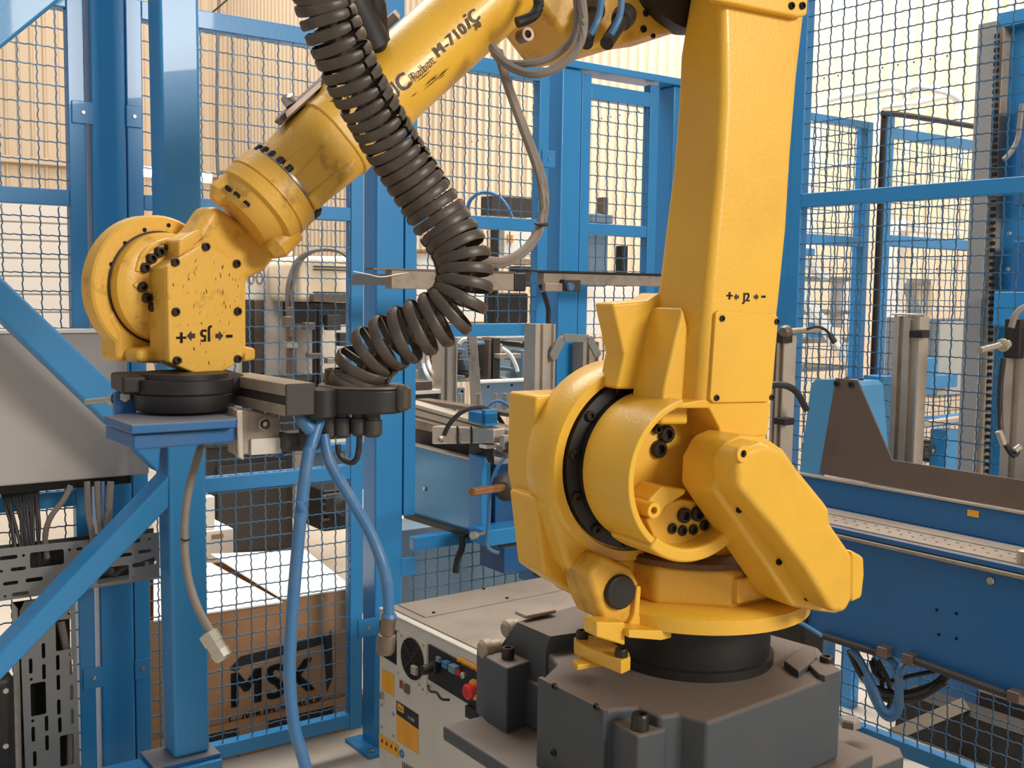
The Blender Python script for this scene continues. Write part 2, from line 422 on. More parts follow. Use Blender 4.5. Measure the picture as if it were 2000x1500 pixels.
bracket(FA, sP(700), sP(740), FA.h(720, 1225), q2); bracket(FA, sP(785), sP(812, 1100), FA.h(800, 1105), q2)
bracket(FA, sP(1053), sP(1078), FA.h(1064, 310), q3)
tag(MB().box(FA, sP(1102, 122), sP(1335), -0.09, 0.02, 2.345, 2.372).build('top_rail', M_BLUE, bevel=0.003), 'blue capping rail on top of the fence right of centre', 'rail')

# fence along the right side
cs = lambda x, y=600: FC.s(x, y)
pc = panel(FC, FC.s(1543, 400), 1.5, 0.09, 2.75, [(1.838, 1.885), (0.095, 0.143), (2.70, 2.75)], [(0.14, 1.845), (1.88, 2.71)], 'large blue mesh fence panel along the right side behind the conveyor', sph=FC.s(1613, 250), zph=FC.h(1700, 192) % 0.05)
qc = post(FC, FC.s(1515, 500), FC.s(1542, 500), -0.09, 0.0, 0, 2.345, 'blue corner post right of the yellow upper arm')

# second line of fence beyond the right side
FD = FA
def dpx(x, y=400): return FD.s(x, y)
zr = FD.h(1640, 245); zr2 = FD.h(1640, 465)
d0, d1, d2, d3 = dpx(1500), dpx(1709), dpx(1727), dpx(1945)
pd = panel(FD, d0, dpx(1700), 0.1, FD.h(1640, 228), [(FD.h(1640, 243), FD.h(1640, 228)), (FD.h(1640, 480), FD.h(1640, 460)), (0.1, 0.14)], [(0.12, FD.h(1640, 238))], 'blue mesh panel of the far fence, left of its dark gap', sph=d0, zph=0.02, sw=0.04)
pe = panel(FD, d2, d3, 0.1, FD.h(1740, 225), [(FD.h(1830, 282), FD.h(1830, 262)), (FD.h(1830, 485), FD.h(1830, 465)), (0.1, 0.14)], [(0.12, FD.h(1830, 275))], 'blue mesh panel of the far fence, right of its dark gap', sph=d2, zph=0.03, sw=0.055)
tag(MB().tube([FD.pt(d2 - 0.03, 0, FD.h(1722, 900)), FD.pt(d2 - 0.03, 0, FD.h(1722, 300)), FD.pt(d2 - 0.02, 0, FD.h(1728, 235)), FD.pt(d2 + 0.05, 0, FD.h(1745, 222)), FD.pt(d3, 0, FD.h(1920, 250))], 0.014, 8, 5).build('door_seal', M_KCAB), 'black hose bent over the top of the far fence', 'hose')
qd = post(FD, dpx(1702), dpx(1712), -0.1, -0.05, 0, FD.h(1705, 235), 'slim blue post in the far fence', False)


# ---------------------------------------------------------------- square column with braces, front left
FP1 = Aat(355, 2.75)
s0 = FP1.s(337, 1200); s1 = FP1.s(408, 1200)
zft = FP1.h(350, 1482)
fp = thing('square_column', 'blue square column behind the wrist with diagonal braces to the left', 'column', FP1.pt((s0 + s1) / 2, -0.05, zft))
sl = FP1.s(308, 100); sr = FP1.s(389, 100)
A = [FP1.pt(s0, 0, zft), FP1.pt(s1, 0, zft), FP1.pt(s1, -0.095, zft), FP1.pt(s0, -0.095, zft)]
ztp = 2.7
B = [FP1.pt(sl, 0, ztp), FP1.pt(sr, 0, ztp), FP1.pt(sr, -0.095, ztp), FP1.pt(sl, -0.095, ztp)]
MB().loft(A, B).build('column', M_BLUE, fp, bevel=0.01, seg=3)
MB().box(FP1, s0 - 0.06, s1 + 0.02, -0.1, 0.025, zft - 0.012, zft).build('foot_plate', M_BLUED, fp, bevel=0.002)
MB().box(FP1, s0 - 0.5, s1 + 0.02, -0.09, 0.04, zft - 0.2, zft - 0.012).build('base_beam', M_BLUE, fp, bevel=0.004)
def brace(pts, t0, t1):
    o = MB().pprism(FP1, pts, t0, t1).build('brace', M_BLUE, fp, bevel=0.008, seg=3); return o
brace([(-40, 500), (318, 842), (312, 925), (-40, 585)], -0.075, 0.0)
MB().loft([FP1.pt(a, -0.075, c) for a, c in (FP1.hit(x, y, -0.075) for x, y in ((322, 905), (322, 960), (-40, 1330), (-40, 1282)))], [FP1.pt(a, 0, c) for a, c in (FP1.hit(x, y, 0) for x, y in ((330, 930), (330, 992), (-40, 1372), (-40, 1318)))]).build('brace', M_BLUE, fp, bevel=0.006, seg=3)
brace([(-40, 25), (330, -290), (330, -180), (105, 10), (-40, 128)], -0.075, 0.0)

# ---------------------------------------------------------------- grey enclosure on the left with its cable bundle and trays
FE = Aat(150, 2.83)
ge = thing('grey_enclosure', 'grey sheet-metal enclosure behind the crossing blue braces', 'enclosure', FE.pt(0, 0, 1.0))
e0 = FE.s(-60, 800); e1 = FE.s(292, 890); ze0 = FE.h(150, 938); ze1 = FE.h(150, 650); sc = FE.s(268, 860)
zc1 = FE.h(290, 880)
MB().prism(FE, [(e0, ze0), (e1, ze0), (e1, zc1 + 0.02), (FE.s(250, 800), FE.h(250, 842)), (FE.s(250, 800), ze1), (e0, ze1)], -0.10, 0.0).build('body', M_BOXG, ge, bevel=0.006)
MB().box(FE, e0, FE.s(232, 650), -0.10, 0.01, ze1, ze1 + 0.008).build('lid_edge', M_WHT, ge)
MB().box(FE, e0, FE.s(258, 938), -0.09, -0.01, ze0 - 0.022, ze0).build('gland_plate', M_HOLE, ge)
def cable(name, pxs, r, m, label, cat='cable', group=None, seg=8):
    o = MB().tube([P(*p) for p in pxs], r, seg, 5).build(name, m); return tag(o, label, cat, group)
for i in range(16):
    x = 4 + i * 4.6 + random.uniform(-2, 2); x2 = 38 + i * 2.2 + random.uniform(-14, 18)
    cable('control_cable', [(x, 955, 2.80), (x + (x2 - x) * 0.25, 985, 2.79), (x + (x2 - x) * 0.7 + random.uniform(-4, 4), 1030, 2.78), (x2, 1085, 2.77), (x2 + 3, 1110, 2.77)], 0.0045, M_KCAB,
          'one of the thin black cables fanning from the grey enclosure into the tray', 'cable', 'black cables under the grey enclosure')
cable('armoured_cable', [(138, 948, 2.78), (125, 975, 2.77), (98, 1012, 2.76), (88, 1050, 2.78), (92, 1090, 2.79)], 0.0075, M_GREY, 'grey cable slanting down from the middle of the enclosure')
cable('grey_cable', [(170, 940, 2.81), (172, 1000, 2.80), (180, 1042, 2.80), (184, 1090, 2.81)], 0.008, M_GREY, 'leftmost grey cable hanging in front of the left fence post')
cable('grey_cable', [(190, 940, 2.81), (193, 1000, 2.80), (198, 1040, 2.80), (205, 1080, 2.81)], 0.008, M_GREY, 'second grey cable in front of the left fence post')
cable('light_blue_cable', [(201, 940, 2.81), (202, 990, 2.80), (205, 1030, 2.80), (208, 1080, 2.81)], 0.0045, M_BCAB, 'thin pale blue cable between two grey cables under the enclosure')
cable('grey_cable', [(216, 940, 2.81), (213, 990, 2.80), (211, 1030, 2.80), (213, 1080, 2.81)], 0.0095, M_GREY, 'rightmost thick grey cable under the enclosure')


def tray(F, px, t0, t1, slots, name, label, mb_holes_px, cat='cable tray'):
    """perforated sheet: the holes are cut through the face"""
    t = thing(name, label, cat, F.pt(F.s(*px[0]), 0, F.h(*px[0])))
    outl = [F.hit(x, y, t1) for x, y in px]
    bm = bmesh.new()
    holes = []
    for kind, x, y, w_, h_, rot in slots:
        c = F.hit(x, y, t1); e = F.hit(x + w_ / 2, y, t1); g = F.hit(x, y + h_ / 2, t1)
        a = abs(e[0] - c[0]); b = abs(g[1] - c[1]); k = min(a, b) * (0.95 if kind == 's' else 0.25)
        pts = []
        for qx, qy, a0 in ((1, 1, 0), (-1, 1, 90), (-1, -1, 180), (1, -1, 270)):
            for j in range(4):
                an = math.radians(a0 + j * 30)
                pts.append((c[0] + qx * (a - k) + k * math.cos(an), c[1] + qy * (b - k) + k * math.sin(an) - (rot * (qx * (a - k)))))
        holes.append(pts)
    edges = []
    for loop in [outl] + holes:
        vs = [bm.verts.new(F.pt(a, t1, c)) for a, c in loop]
        for i in range(len(vs)): edges.append(bm.edges.new((vs[i], vs[(i + 1) % len(vs)])))
    bmesh.ops.triangle_fill(bm, use_beauty=True, use_dissolve=False, edges=edges)
    # triangle_fill keeps hole interiors open
    r = bmesh.ops.extrude_face_region(bm, geom=bm.faces[:])
    for v in [g for g in r['geom'] if isinstance(g, bmesh.types.BMVert)]: v.co -= F.y * 0.002
    me = bpy.data.meshes.new('perforated_face'); bm.to_mesh(me); bm.free(); me.materials.append(M_GALV)
    link(bpy.data.objects.new('perforated_face', me), t)
    return t
FT = Aat(150, 2.80)
sl_ = []
for x, y, w_, h_ in ((17, 1089, 35, 8), (92, 1091, 66, 30), (155, 1072, 12, 6), (36, 1111, 30, 7), (21, 1139, 30, 7), (67, 1132, 34, 8), (40, 1160, 34, 8), (260, 1057, 30, 8), (243, 1084, 30, 7), (283, 1077, 26, 7), (271, 1103, 26, 8), (221, 1122, 62, 30), (298, 1099, 16, 7), (140, 1110, 26, 7)):
    sl_.append(('b' if w_ > 50 else 's', x, y, w_, h_, -0.0))
for x, y in ((46, 1085), (136, 1074), (292, 1053), (3, 1116), (10, 1165), (176, 1141), (261, 1129)): sl_.append(('s', x, y, 6, 6, 0))
t1 = tray(FT, [(-40, 1076), (311, 1040), (312, 1128), (-40, 1178)], 0, 0, sl_, 'horizontal_cable_tray', 'galvanised perforated tray running level behind the lower blue brace', None)
MB().box(FT, FT.s(-40), FT.s(311), -0.085, -0.08, FT.h(150, 1160), FT.h(150, 1062)).build('back_wall', M_DARK, t1)  # dark colour stands in for the shade behind the slots
MB().box(FT, FT.s(-40), FT.s(311), -0.08, -0.002, FT.h(150, 1152) - 0.002, FT.h(150, 1152)).build('tray_bottom', M_GALV, t1)
sv = []
for x, y, w_, h_ in ((124, 1240, 30, 60), (75, 1365, 30, 64), (131, 1465, 27, 60)): sv.append(('b', x, y, w_, h_, 0))
for x, y in ((85, 1271), (60, 1301), (86, 1312), (113, 1294), (139, 1303), (114, 1333), (140, 1352), (115, 1381), (141, 1399), (91, 1413), (117, 1416), (65, 1434), (92, 1451), (68, 1482)): sv.append(('s', x, y, 7, 30, 0))
for x, y in ((135, 1198), (137, 1278), (61, 1327), (64, 1408)): sv.append(('s', x, y, 6, 6, 0))
FT2 = Aat(100, 2.82)
t2 = tray(FT2, [(38, 1195), (48, 1175), (146, 1160), (157, 1520), (50, 1520)], 0, 0, sv, 'vertical_cable_tray', 'galvanised perforated tray standing upright at the lower left', None)
MB().box(FT2, FT2.s(38, 1300), FT2.s(150, 1300), -0.075, -0.07, 0.2, FT2.h(100, 1180)).build('back_wall', M_HOLE, t2)  # near-black back paints the shade seen through the holes
MB().box(FT2, FT2.s(38, 1300) - 0.003, FT2.s(38, 1300), -0.07, 0, 0.2, FT2.h(100, 1180)).build('side_wall', M_GALV, t2)
cable('loose_cable', [(118, 1215, 2.86), (126, 1250, 2.86), (132, 1290, 2.86), (138, 1400, 2.86), (138, 1510, 2.86)], 0.011, M_GREY, 'grey cable inside the upright perforated tray', 'cable')
cable('loose_cable', [(60, 1110, 2.81), (200, 1115, 2.86), (225, 1120, 2.87), (245, 1105, 2.88), (300, 1090, 2.92)], 0.011, M_KCAB, 'dark cable inside the level perforated tray', 'cable')
mb = MB(); FK = Aat(15, 2.70); mb.box(FK, FK.s(-60, 1400), FK.s(32, 1400), -0.1, 0, 0.05, FK.h(10, 1320))
tk = tag(mb.build('black_box', M_BLK, bevel=0.025, seg=4), 'dark box with rounded top edge at the bottom left corner', 'box')
for y in (1349, 1457): bolt(tk, FK.pt(FK.s(11, y), 0, FK.h(11, y)), nA, 0.008, 0.004, HEX)


# ---------------------------------------------------------------- pedestal and robot
ZM = 0.677
ped = thing('robot_pedestal', 'dark steel pedestal with thick dusty top plate under the robot base', 'pedestal', (J1.x, J1.y, 0))
pl = [onz(928, 1412, ZM), onz(1168, 1560, ZM), onz(1760, 1560, ZM), onz(1773, 1482, ZM), onz(1765, 1455, ZM), onz(1640, 1395, ZM), onz(1350, 1280, ZM)]
cc = sum(pl, V()) / len(pl)
pA = FB.at(V((0, 0, 0)))
c = [onz(928, 1414, ZM), onz(1772, 1475, ZM)]
ua = [(q - J1).dot(dA) for q in c]; va = [(q - J1).dot(nA) for q in c]
a0 = ua[0]; a1 = ua[1] + 0.02; b0 = min(va) - 0.02
MB().prism(Fr(J1, dA, UP, nA), [(a0, va[0] + 0.015), (a0 + 0.015, va[0]), (a1 - 0.02, va[0]), (a1, va[0] + 0.02), (a1, va[1] - 0.03), (a1 - 0.03, va[1]), (a0 + 0.01, va[1]), (a0, va[1] - 0.01)], ZM - 0.035, ZM).build('top_plate', M_CAST, ped, bevel=0.004)
MB().box(FB, a0 + 0.16, a1 - 0.14, -0.30, 0.42, 0.03, ZM - 0.035).build('box_column', M_DARK, ped, bevel=0.004)
MB().box(FB, a0 + 0.12, a1 - 0.1, -0.33, 0.45, 0.0, 0.03).build('floor_plate', M_DARK, ped, bevel=0.004)

rb = thing('industrial_robot', 'yellow six-axis industrial robot arm on a grey cast base', 'robot', (J1.x, J1.y, ZM))
ZT = 0.872
# base casting: main block
def zp_(lst, z): return [onz(x, y, z) for x, y in lst]
main = zp_([(1058, 1316), (1180, 1382), (1383, 1404), (1490, 1368), (1640, 1312), (1600, 1255), (1480, 1225), (1290, 1205), (1150, 1250), (1075, 1268), (1087, 1290)], ZT)
main[1] = onz(1190, 1388, ZT)
FBt = Fr(J1, dA, UP, nA)
def ab(q): return ((q - J1).dot(dA), (q - J1).dot(nA))
L0 = ab(onz(1058, 1316, ZT)); L1 = ab(onz(1182, 1383, ZT)); R0 = ab(onz(1383, 1404, ZT)); R1 = ab(onz(1644, 1310, ZT))
al = (L0[0] + L1[0]) / 2; bf = (R0[1] + R1[1]) / 2; ar = R1[0]; am = R0[0]; bl = L1[1]; bk = L0[1]
base_pts = [ab(onz(x, y, ZT)) for x, y in ((1060, 1315), (1180, 1381), (1202, 1377), (1246, 1374), (1288, 1392), (1326, 1387), (1383, 1404), (1644, 1310), (1600, 1258), (1480, 1225), (1290, 1205), (1150, 1250), (1070, 1268), (1087, 1290))]
bc = MB().prism(FBt, base_pts, ZM + 0.03, ZT - 0.006).build('base_casting', M_CAST, rb, bevel=0.008, seg=3)
MB().prism(FBt, [(al + 0.005, bk), (al + 0.005, bl - 0.002), (al - 0.005, bl - 0.002), (al - 0.005, bk)], ZM + 0.012, ZT - 0.004).build('side_cover', M_CAST, bc, bevel=0.002)
# foot flange under the casting
MB().prism(FBt, [(al - 0.05, bk - 0.1), (al - 0.05, bf - 0.02), (al + 0.1, bf + 0.04), (ar + 0.075, bf + 0.01), (ar + 0.075, bk), (0.2, -0.3), (al - 0.05, -0.3)], ZM, ZM + 0.03).build('foot_flange', M_CAST, bc, bevel=0.006)
for x, y in ((338, 860), (665, 1020), (330, 1378), (1300, 1018)):
    x = 1000 + x / 4; y = 1125 + y / 4
    if x < 1190:
        q = Fr(J1, nA, -dA, UP); a, c = q.hit(x, y, -al + 0.005); bolt(bc, q.pt(a, -al + 0.005, c), -dA, 0.006, 0.005)
def bolt_px(par, x, y, z, r, h, me=None): bolt(par, onz(x, y, z), UP, r, h, me)
# left block behind, with bolt, and its dark recess
FBl = Fr(J1, nA, -dA, UP)
B0 = ab(onz(952, 1284, 0.835)); B1 = ab(onz(990, 1305, 0.835)); B2 = ab(onz(1041, 1289, 0.835)); B3 = ab(onz(1002, 1258, 0.835))
MB().prism(FBt, [B0, B1, B2, (B2[0] + 0.01, B2[1] - 0.1), (B0[0] + 0.02, B0[1] - 0.07)], ZM + 0.02, 0.835).build('corner_boss', M_CAST, bc, bevel=0.005)
bolt_px(bc, 992, 1286, 0.835, 0.0125, 0.022)
MB().prism(FBt, [(B0[0] + 0.05, bk - 0.16), (B0[0] + 0.05, bk - 0.03), (al + 0.12, bk - 0.0), (al + 0.12, bk - 0.16)], ZM + 0.03, 0.80).build('boss_web', M_CAST, bc, bevel=0.006)
# hump at the rear left carrying the connector panel
H = [ab(onz(1010, 1215, 0.90)), ab(onz(1075, 1243, 0.90)), ab(onz(1180, 1228, 0.90)), ab(onz(1150, 1172, 0.90)), ab(onz(1130, 1182, 0.90))]
A = [FBt.pt(a, 0.90, b) for a, b in H[:3] + [H[4]]]
Bs = [onz(968, 1276, 0.82), onz(1066, 1270, 0.868), onz(1192, 1262, 0.868), onz(1130, 1182, 0.86)]
hm_ = MB(); hm_.loft(Bs, A); hm_.loft([V((q.x, q.y, 0.72)) for q in Bs], Bs, caps=False); hm_.build('rear_hump', M_CAST, bc)
MB().box(FB.at(onz(1052, 1198, 0.905)), -0.045, 0.03, -0.02, 0.02, 0, 0.008).build('connector_panel', M_CABT, bc, bevel=0.003)
# connectors poking out to the left of the hump
for (x, y, x2, y2, Y) in ((985, 1232, 1012, 1222, 2.12), (938, 1270, 975, 1262, 2.06)):
    p, q = P(x, y, Y), P(x2, y2, Y + 0.02)
    o = MB().lathe(p, q - p, [(0, 0.014), (0.006, 0.02), (0.02, 0.02), (0.022, 0.015), ((q - p).length, 0.015)], 14).build('base_connector', M_ALUD, bc)
# pocket bolt at the front corner and right corner
pk = ab(onz(1248, 1440, ZT - 0.03))
ZB = ZT - 0.026
MB().prism(FBt, [ab(onz(x, y, ZB)) for x, y in ((1186, 1404), (1245, 1438), (1302, 1424), (1300, 1400), (1250, 1385), (1192, 1390))], ZM + 0.03, ZB).build('front_boss', M_CAST, bc, bevel=0.006)
bolt_px(bc, 1250, 1424, ZB, 0.0145, 0.026)
for (x, y) in ((1614, 1300),): bolt_px(bc, x, y, ZT - 0.004, 0.0125, 0.018)
MB().plan(zp_([(1580, 1302), (1598, 1320), (1612, 1324), (1645, 1312), (1600, 1285)], ZT), ZT - 0.008, ZT + 0.004).build('corner_pad', M_CAST, bc, bevel=0.003)
A_ = zp_([(1531, 1290), (1572, 1260), (1592, 1264), (1596, 1284), (1560, 1312)], ZT + 0.006)
MB().plan(A_, ZT - 0.02, ZT + 0.006).build('rear_shoulder', M_CAST, bc, bevel=0.003)
for x, y in ((1033, 1403), (1660, 1418)): bolt_px(bc, x, y, ZM + 0.03, 0.021, 0.016, HEX)
# black rotating ring
MB().lathe((J1.x, J1.y, ZT - 0.01), UP, [(0, 0.151), (0.02, 0.151), (0.022, 0.144), (0.12, 0.144)], 48).build('axis_one_housing', M_BLK, rb)
ZF = 0.966
fl = MB().lathe((J1.x, J1.y, ZF), UP, [(0, 0.2), (0.005, 0.213), (0.03, 0.213), (0.037, 0.202), (0.04, 0.16)], 56).build('turntable', M_YEL, rb)
# octagonal drum with windows
mbd = MB(); prof = []
oc8 = [(0.165 * math.cos(math.radians(22.5 + 45 * i)) / 0.95, 0.165 * math.sin(math.radians(22.5 + 45 * i)) / 0.95) for i in range(8)]
MB().prism(FBt, oc8, ZF + 0.036, ZF + 0.105).build('drum', M_YELT, fl, bevel=0.01, seg=3)
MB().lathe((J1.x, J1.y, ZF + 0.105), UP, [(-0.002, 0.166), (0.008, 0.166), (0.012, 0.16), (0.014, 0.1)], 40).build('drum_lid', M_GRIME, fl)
for k in range(10):
    a = k * math.pi / 5 + 0.2; bolt(fl, (J1.x + 0.145 * math.cos(a), J1.y + 0.145 * math.sin(a), ZF + 0.117), UP, 0.008, 0.008)
# window panel on the drum
for fa in (0.03,):
    MB().box(FB, -0.065, 0.05, 0.155, 0.171, ZF + 0.048, ZF + 0.092).build('drum_panel', M_YELT, fl, bevel=0.004)
# turret (behind the arm): ring casting
def R(u, v, w_): return FR.pt(u, v, w_)
tur = MB().lathe(R(0, -0.055, 0), NR, [(0, 0.165), (0.02, 0.178), (0.085, 0.18), (0.10, 0.172), (0.10, 0.155), (0.085, 0.153)], 56).build('turret_ring', M_YEL, rb)
MB().lathe(R(0, 0.02, 0), NR, [(0, 0.15), (0.03, 0.15), (0.032, 0.13), (0.05, 0.13)], 48).build('gear_ring', M_BLK, tur)
for k in range(12):
    a = math.radians(k * 30 + 10); bolt(tur, R(0.139 * math.cos(a), 0.05, 0.139 * math.sin(a)), NR, 0.009, 0.008)
# saddle under the ring down to the turntable
zf = ZF + 0.03 - J2.z
sad_f = [(0.172, -0.06), (0.14, -0.16), (0.10, zf + 0.04), (0.075, zf), (-0.33, zf), (-0.30, zf + 0.07), (-0.2, -0.1), (-0.17, 0.0), (0, 0.05)]
MB().prism(FR, sad_f, -0.10, 0.035).build('saddle', M_YEL, tur, bevel=0.012, seg=3)
# motor box at the left rear
MB().prism(FR, [(0.165, 0.118), (0.165, -0.03), (0.145, -0.11), (0.13, -0.175), (0.02, -0.21), (-0.05, -0.21), (-0.05, 0.118)], -0.125, -0.03).build('motor_box', M_YEL, tur, bevel=0.006)
MB().prism(FR, [(0.175, -0.055), (0.155, -0.19), (0.09, -0.235), (0.02, -0.235), (0.02, -0.05)], -0.10, -0.01).build('lower_box', M_YEL, tur, bevel=0.006)
# stay and black plug
MB().pprism(FR, [(1150, 1120), (1180, 1085), (1235, 1110), (1250, 1140), (1250, 1190), (1235, 1225), (1180, 1215), (1165, 1180)], 0.0, 0.09).build('stay', M_YELT, tur, bevel=0.01, seg=3)
c = FR.hit(1208, 1155, 0.09); MB().cyl(R(c[0], 0.085, c[1]), R(c[0], 0.1, c[1]), 0.03, 24).build('rubber_plug', M_BLK, tur, bevel=0.004)
MB().pprism(FR, [(1244, 1145), (1254, 1145), (1250, 1200), (1264, 1222), (1228, 1222), (1238, 1200)], 0.07, 0.10, 0.10).build('rib', M_YEL, tur, bevel=0.004)
# mechanical stopper bolted at the front left of the turntable
zs_ = 0.93
st = MB().plan([onz(x, y, zs_) for x, y in ((1121, 1244), (1136, 1236), (1190, 1250), (1229, 1273), (1232, 1283), (1214, 1291), (1150, 1265), (1122, 1252))], zs_ - 0.024, zs_).build('stopper', M_YEL, tur, bevel=0.003, seg=3)
MB().pprism(FR, [(1165, 1215), (1222, 1215), (1222, 1262), (1165, 1245)], 0.08, 0.12, 0.12).build('stopper_web', M_YEL, tur, bevel=0.004)
MB().plan([onz(x, y, 0.906) for x, y in ((1117, 1288), (1148, 1277), (1190, 1283), (1176, 1292), (1128, 1299))], 0.896, 0.906).build('stopper_tongue', M_YEL, tur, bevel=0.002)
for x, y in ((1137, 1246), (1213, 1282)): bolt(tur, onz(x, y, zs_), UP, 0.011, 0.014)
MB().pprism(FR, [(1228, 1230), (1312, 1232), (1312, 1246), (1292, 1251), (1228, 1246)], 0.09, 0.135, 0.135).build('turntable_pad', M_YEL, tur, bevel=0.002)

# lower arm
VF = 0.20; VB = 0.07
fr = [(1413, -170), (1408, 0), (1411, 110), (1412, 200), (1405, 330), (1396, 430), (1384, 560), (1378, 650), (1372, 800)]
bkx = [(1352, -170), (1344, 0), (1324, 110), (1320, 200), (1311, 320), (1297, 430), (1281, 560), (1262, 640), (1225, 790)]
rt = [(1498, 800), (1505, 780), (1515, 690), (1527, 590), (1541, 450), (1550, 300), (1562, 150), (1577, 20), (1592, -170)]
Fp = [FR.hit(x, y, VF) for x, y in fr + rt]; Bp = [FR.hit(x, y, VB) for x, y in bkx] + [FR.hit(x, y, VF) for x, y in rt]
arm = MB().loft([R(u, VF, w_) for u, w_ in Fp], [R(u, VB, w_) for u, w_ in Bp]).build('lower_arm', M_YEL, rb, bevel=0.016, seg=4)
# fin on the left
MB().pprism(FR, [(1192, 592), (1262, 586), (1288, 570), (1300, 640), (1290, 760), (1200, 760), (1214, 692)], 0.03, 0.085, 0.08).build('fin', M_YEL, arm, bevel=0.006)
# flange rib with the lit triangular front
MB().pprism(FR, [(1334, 598), (1318, 660), (1296, 760), (1290, 830), (1345, 830), (1345, 640)], 0.08, 0.165, 0.165).build('rib', M_YEL, arm, bevel=0.006)
# lower disc: floor, side wall and lip
ARC0 = math.radians(0)
RD = 0.132
MB().lathe(R(0, 0.068, 0), NR, [(0, RD - 0.004), (0.004, RD), (0.055, RD), (0.058, RD - 0.006)], 64).build('arm_disc', M_YEL, arm)
def wallarc(a0, a1, ro, ri, v0, v1, name, par, bev=0.003):
    pts = []; n = 28
    for i in range(n + 1):
        a = math.radians(a0 + (a1 - a0) * i / n); pts.append((ro * math.cos(a), ro * math.sin(a)))
    for i in range(n + 1):
        a = math.radians(a1 + (a0 - a1) * i / n); pts.append((ri * math.cos(a), ri * math.sin(a)))
    return MB().prism(FR, pts, v0, v1).build(name, M_YEL, par, bevel=bev)
wallarc(-58, 78, RD, RD - 0.012, 0.08, VF, 'side_wall', arm)
wallarc(-175, -50, RD + 0.008, RD - 0.016, 0.09, VF + 0.005, 'bottom_lip', arm, 0.006)
# bolted half-moon plate
hm = [FR.hit(x, y, 0.165) for x, y in ((1262, 1015), (1290, 985), (1330, 975), (1400, 985), (1432, 1020), (1420, 1050), (1380, 1075), (1320, 1078), (1280, 1055))]
MB().prism(FR, hm, 0.1, 0.165).build('half_moon_plate', M_YEL, arm, bevel=0.003)
for x, y, r in ((1334, 1006, 0.013), (1360, 1003, 0.013), (1312, 1032, 0.009), (1332, 1036, 0.009), (1353, 1034, 0.009), (1374, 1026, 0.009)):
    c = FR.hit(x, y, 0.165); bolt(arm, R(c[0], 0.162, c[1]), NR, r, r * 0.9)
for x, y, r in ((1302, 848, 0.015), (1287, 877, 0.015), (1297, 812, 0.011), (1283, 838, 0.008)):
    c = FR.hit(x, y, 0.13); bolt(arm, R(c[0], 0.12, c[1]), NR, r, 0.016)
# ledge and boss eye in the pocket
MB().pprism(FR, [(1264, 975), (1290, 948), (1338, 955), (1334, 965), (1296, 990), (1285, 1010), (1262, 1000)], 0.1, 0.185, 0.18).build('ledge', M_YEL, arm, bevel=0.004)
c = FR.hit(1274, 996, VF)
MB().ringsolid(R(c[0], 0.15, c[1]), NR, 0.0125, 0.006, 0, 0.055, 20).build('eye_boss', M_YEL, arm)
# pocket roof / right wall
MB().pprism(FR, [(1372, 790), (1372, 812), (1398, 842), (1402, 880), (1402, 1000), (1500, 1000), (1500, 790)], 0.075, 0.175, 0.175).build('inner_block', M_YEL, arm, bevel=0.01, seg=3)
MB().pprism(FR, [(1310, 798), (1385, 798), (1404, 835), (1408, 862), (1500, 850), (1506, 785), (1375, 780), (1318, 790)], 0.08, VF, VF).build('pocket_roof', M_YEL, arm, bevel=0.006)
# access panel with six bolts
ap = [(1398, 612), (1404, 607), (1516, 615), (1521, 621), (1507, 780), (1500, 785), (1394, 787), (1387, 780)]
apo = MB().pprism(FR, ap, VF - 0.002, VF + 0.006).build('access_panel', M_YEL, arm, bevel=0.002)
for x, y in ((1410, 622), (1517, 628), (1399, 777), (1507, 776)):
    c = FR.hit(x, y, VF + 0.006); bolt(apo, R(c[0], VF + 0.004, c[1]), NR, 0.0052, 0.005)
# lettering of the second axis
def txt(F, b, s, x, y, size, bold, parent, rot=0.0, flip=False, sx=1.0, m=None, name='lettering'):
    a, c = F.hit(x, y, b); right = -F.x; up = F.z
    if flip: right = -right; up = -up
    r2 = right * math.cos(rot) + up * math.sin(rot); u2 = up * math.cos(rot) - right * math.sin(rot)
    return text_flat(name, s, size, F.pt(a, b, c), r2, u2, m or M_INKY, parent, bold, 'CENTER', sx)
def arrow_sign(F, b, mid, px, y, parent, flip, step, size):
    sg = -1 if flip else 1; ppm = FP / 1.75 if not flip else FP / 1.45; hh = size * 0.35 * ppm * sg
    txt(F, b, '+', px - step * 1.95, y + hh * 0.95, size * 1.25, 0.0009, parent, 0, flip)
    txt(F, b, mid, px, y + hh, size, 0.0008, parent, 0, flip)
    txt(F, b, '-', px + step * 1.95, y + hh * 0.85, size * 1.5, 0.0012, parent, 0, flip)
    for s in (-1, 1):
        x = px + s * step * 1.12; a, c = F.hit(x, y, b); k = size * 0.3; d = s
        pts = [(a - d * k, c), (a, c + k), (a, c + k * 0.45), (a + d * k * 0.8, c + k * 0.45), (a + d * k * 0.8, c - k * 0.45), (a, c - k * 0.45), (a, c - k)]
        mb = MB(); mb.add([F.pt(p, b, q) for p, q in pts], [list(range(7))]); mb.build('lettering', M_INKY, parent, fix=False)
arrow_sign(FR, VF + 0.0008, 'J2', 1458, 580, arm, False, 17.0, 0.0195)

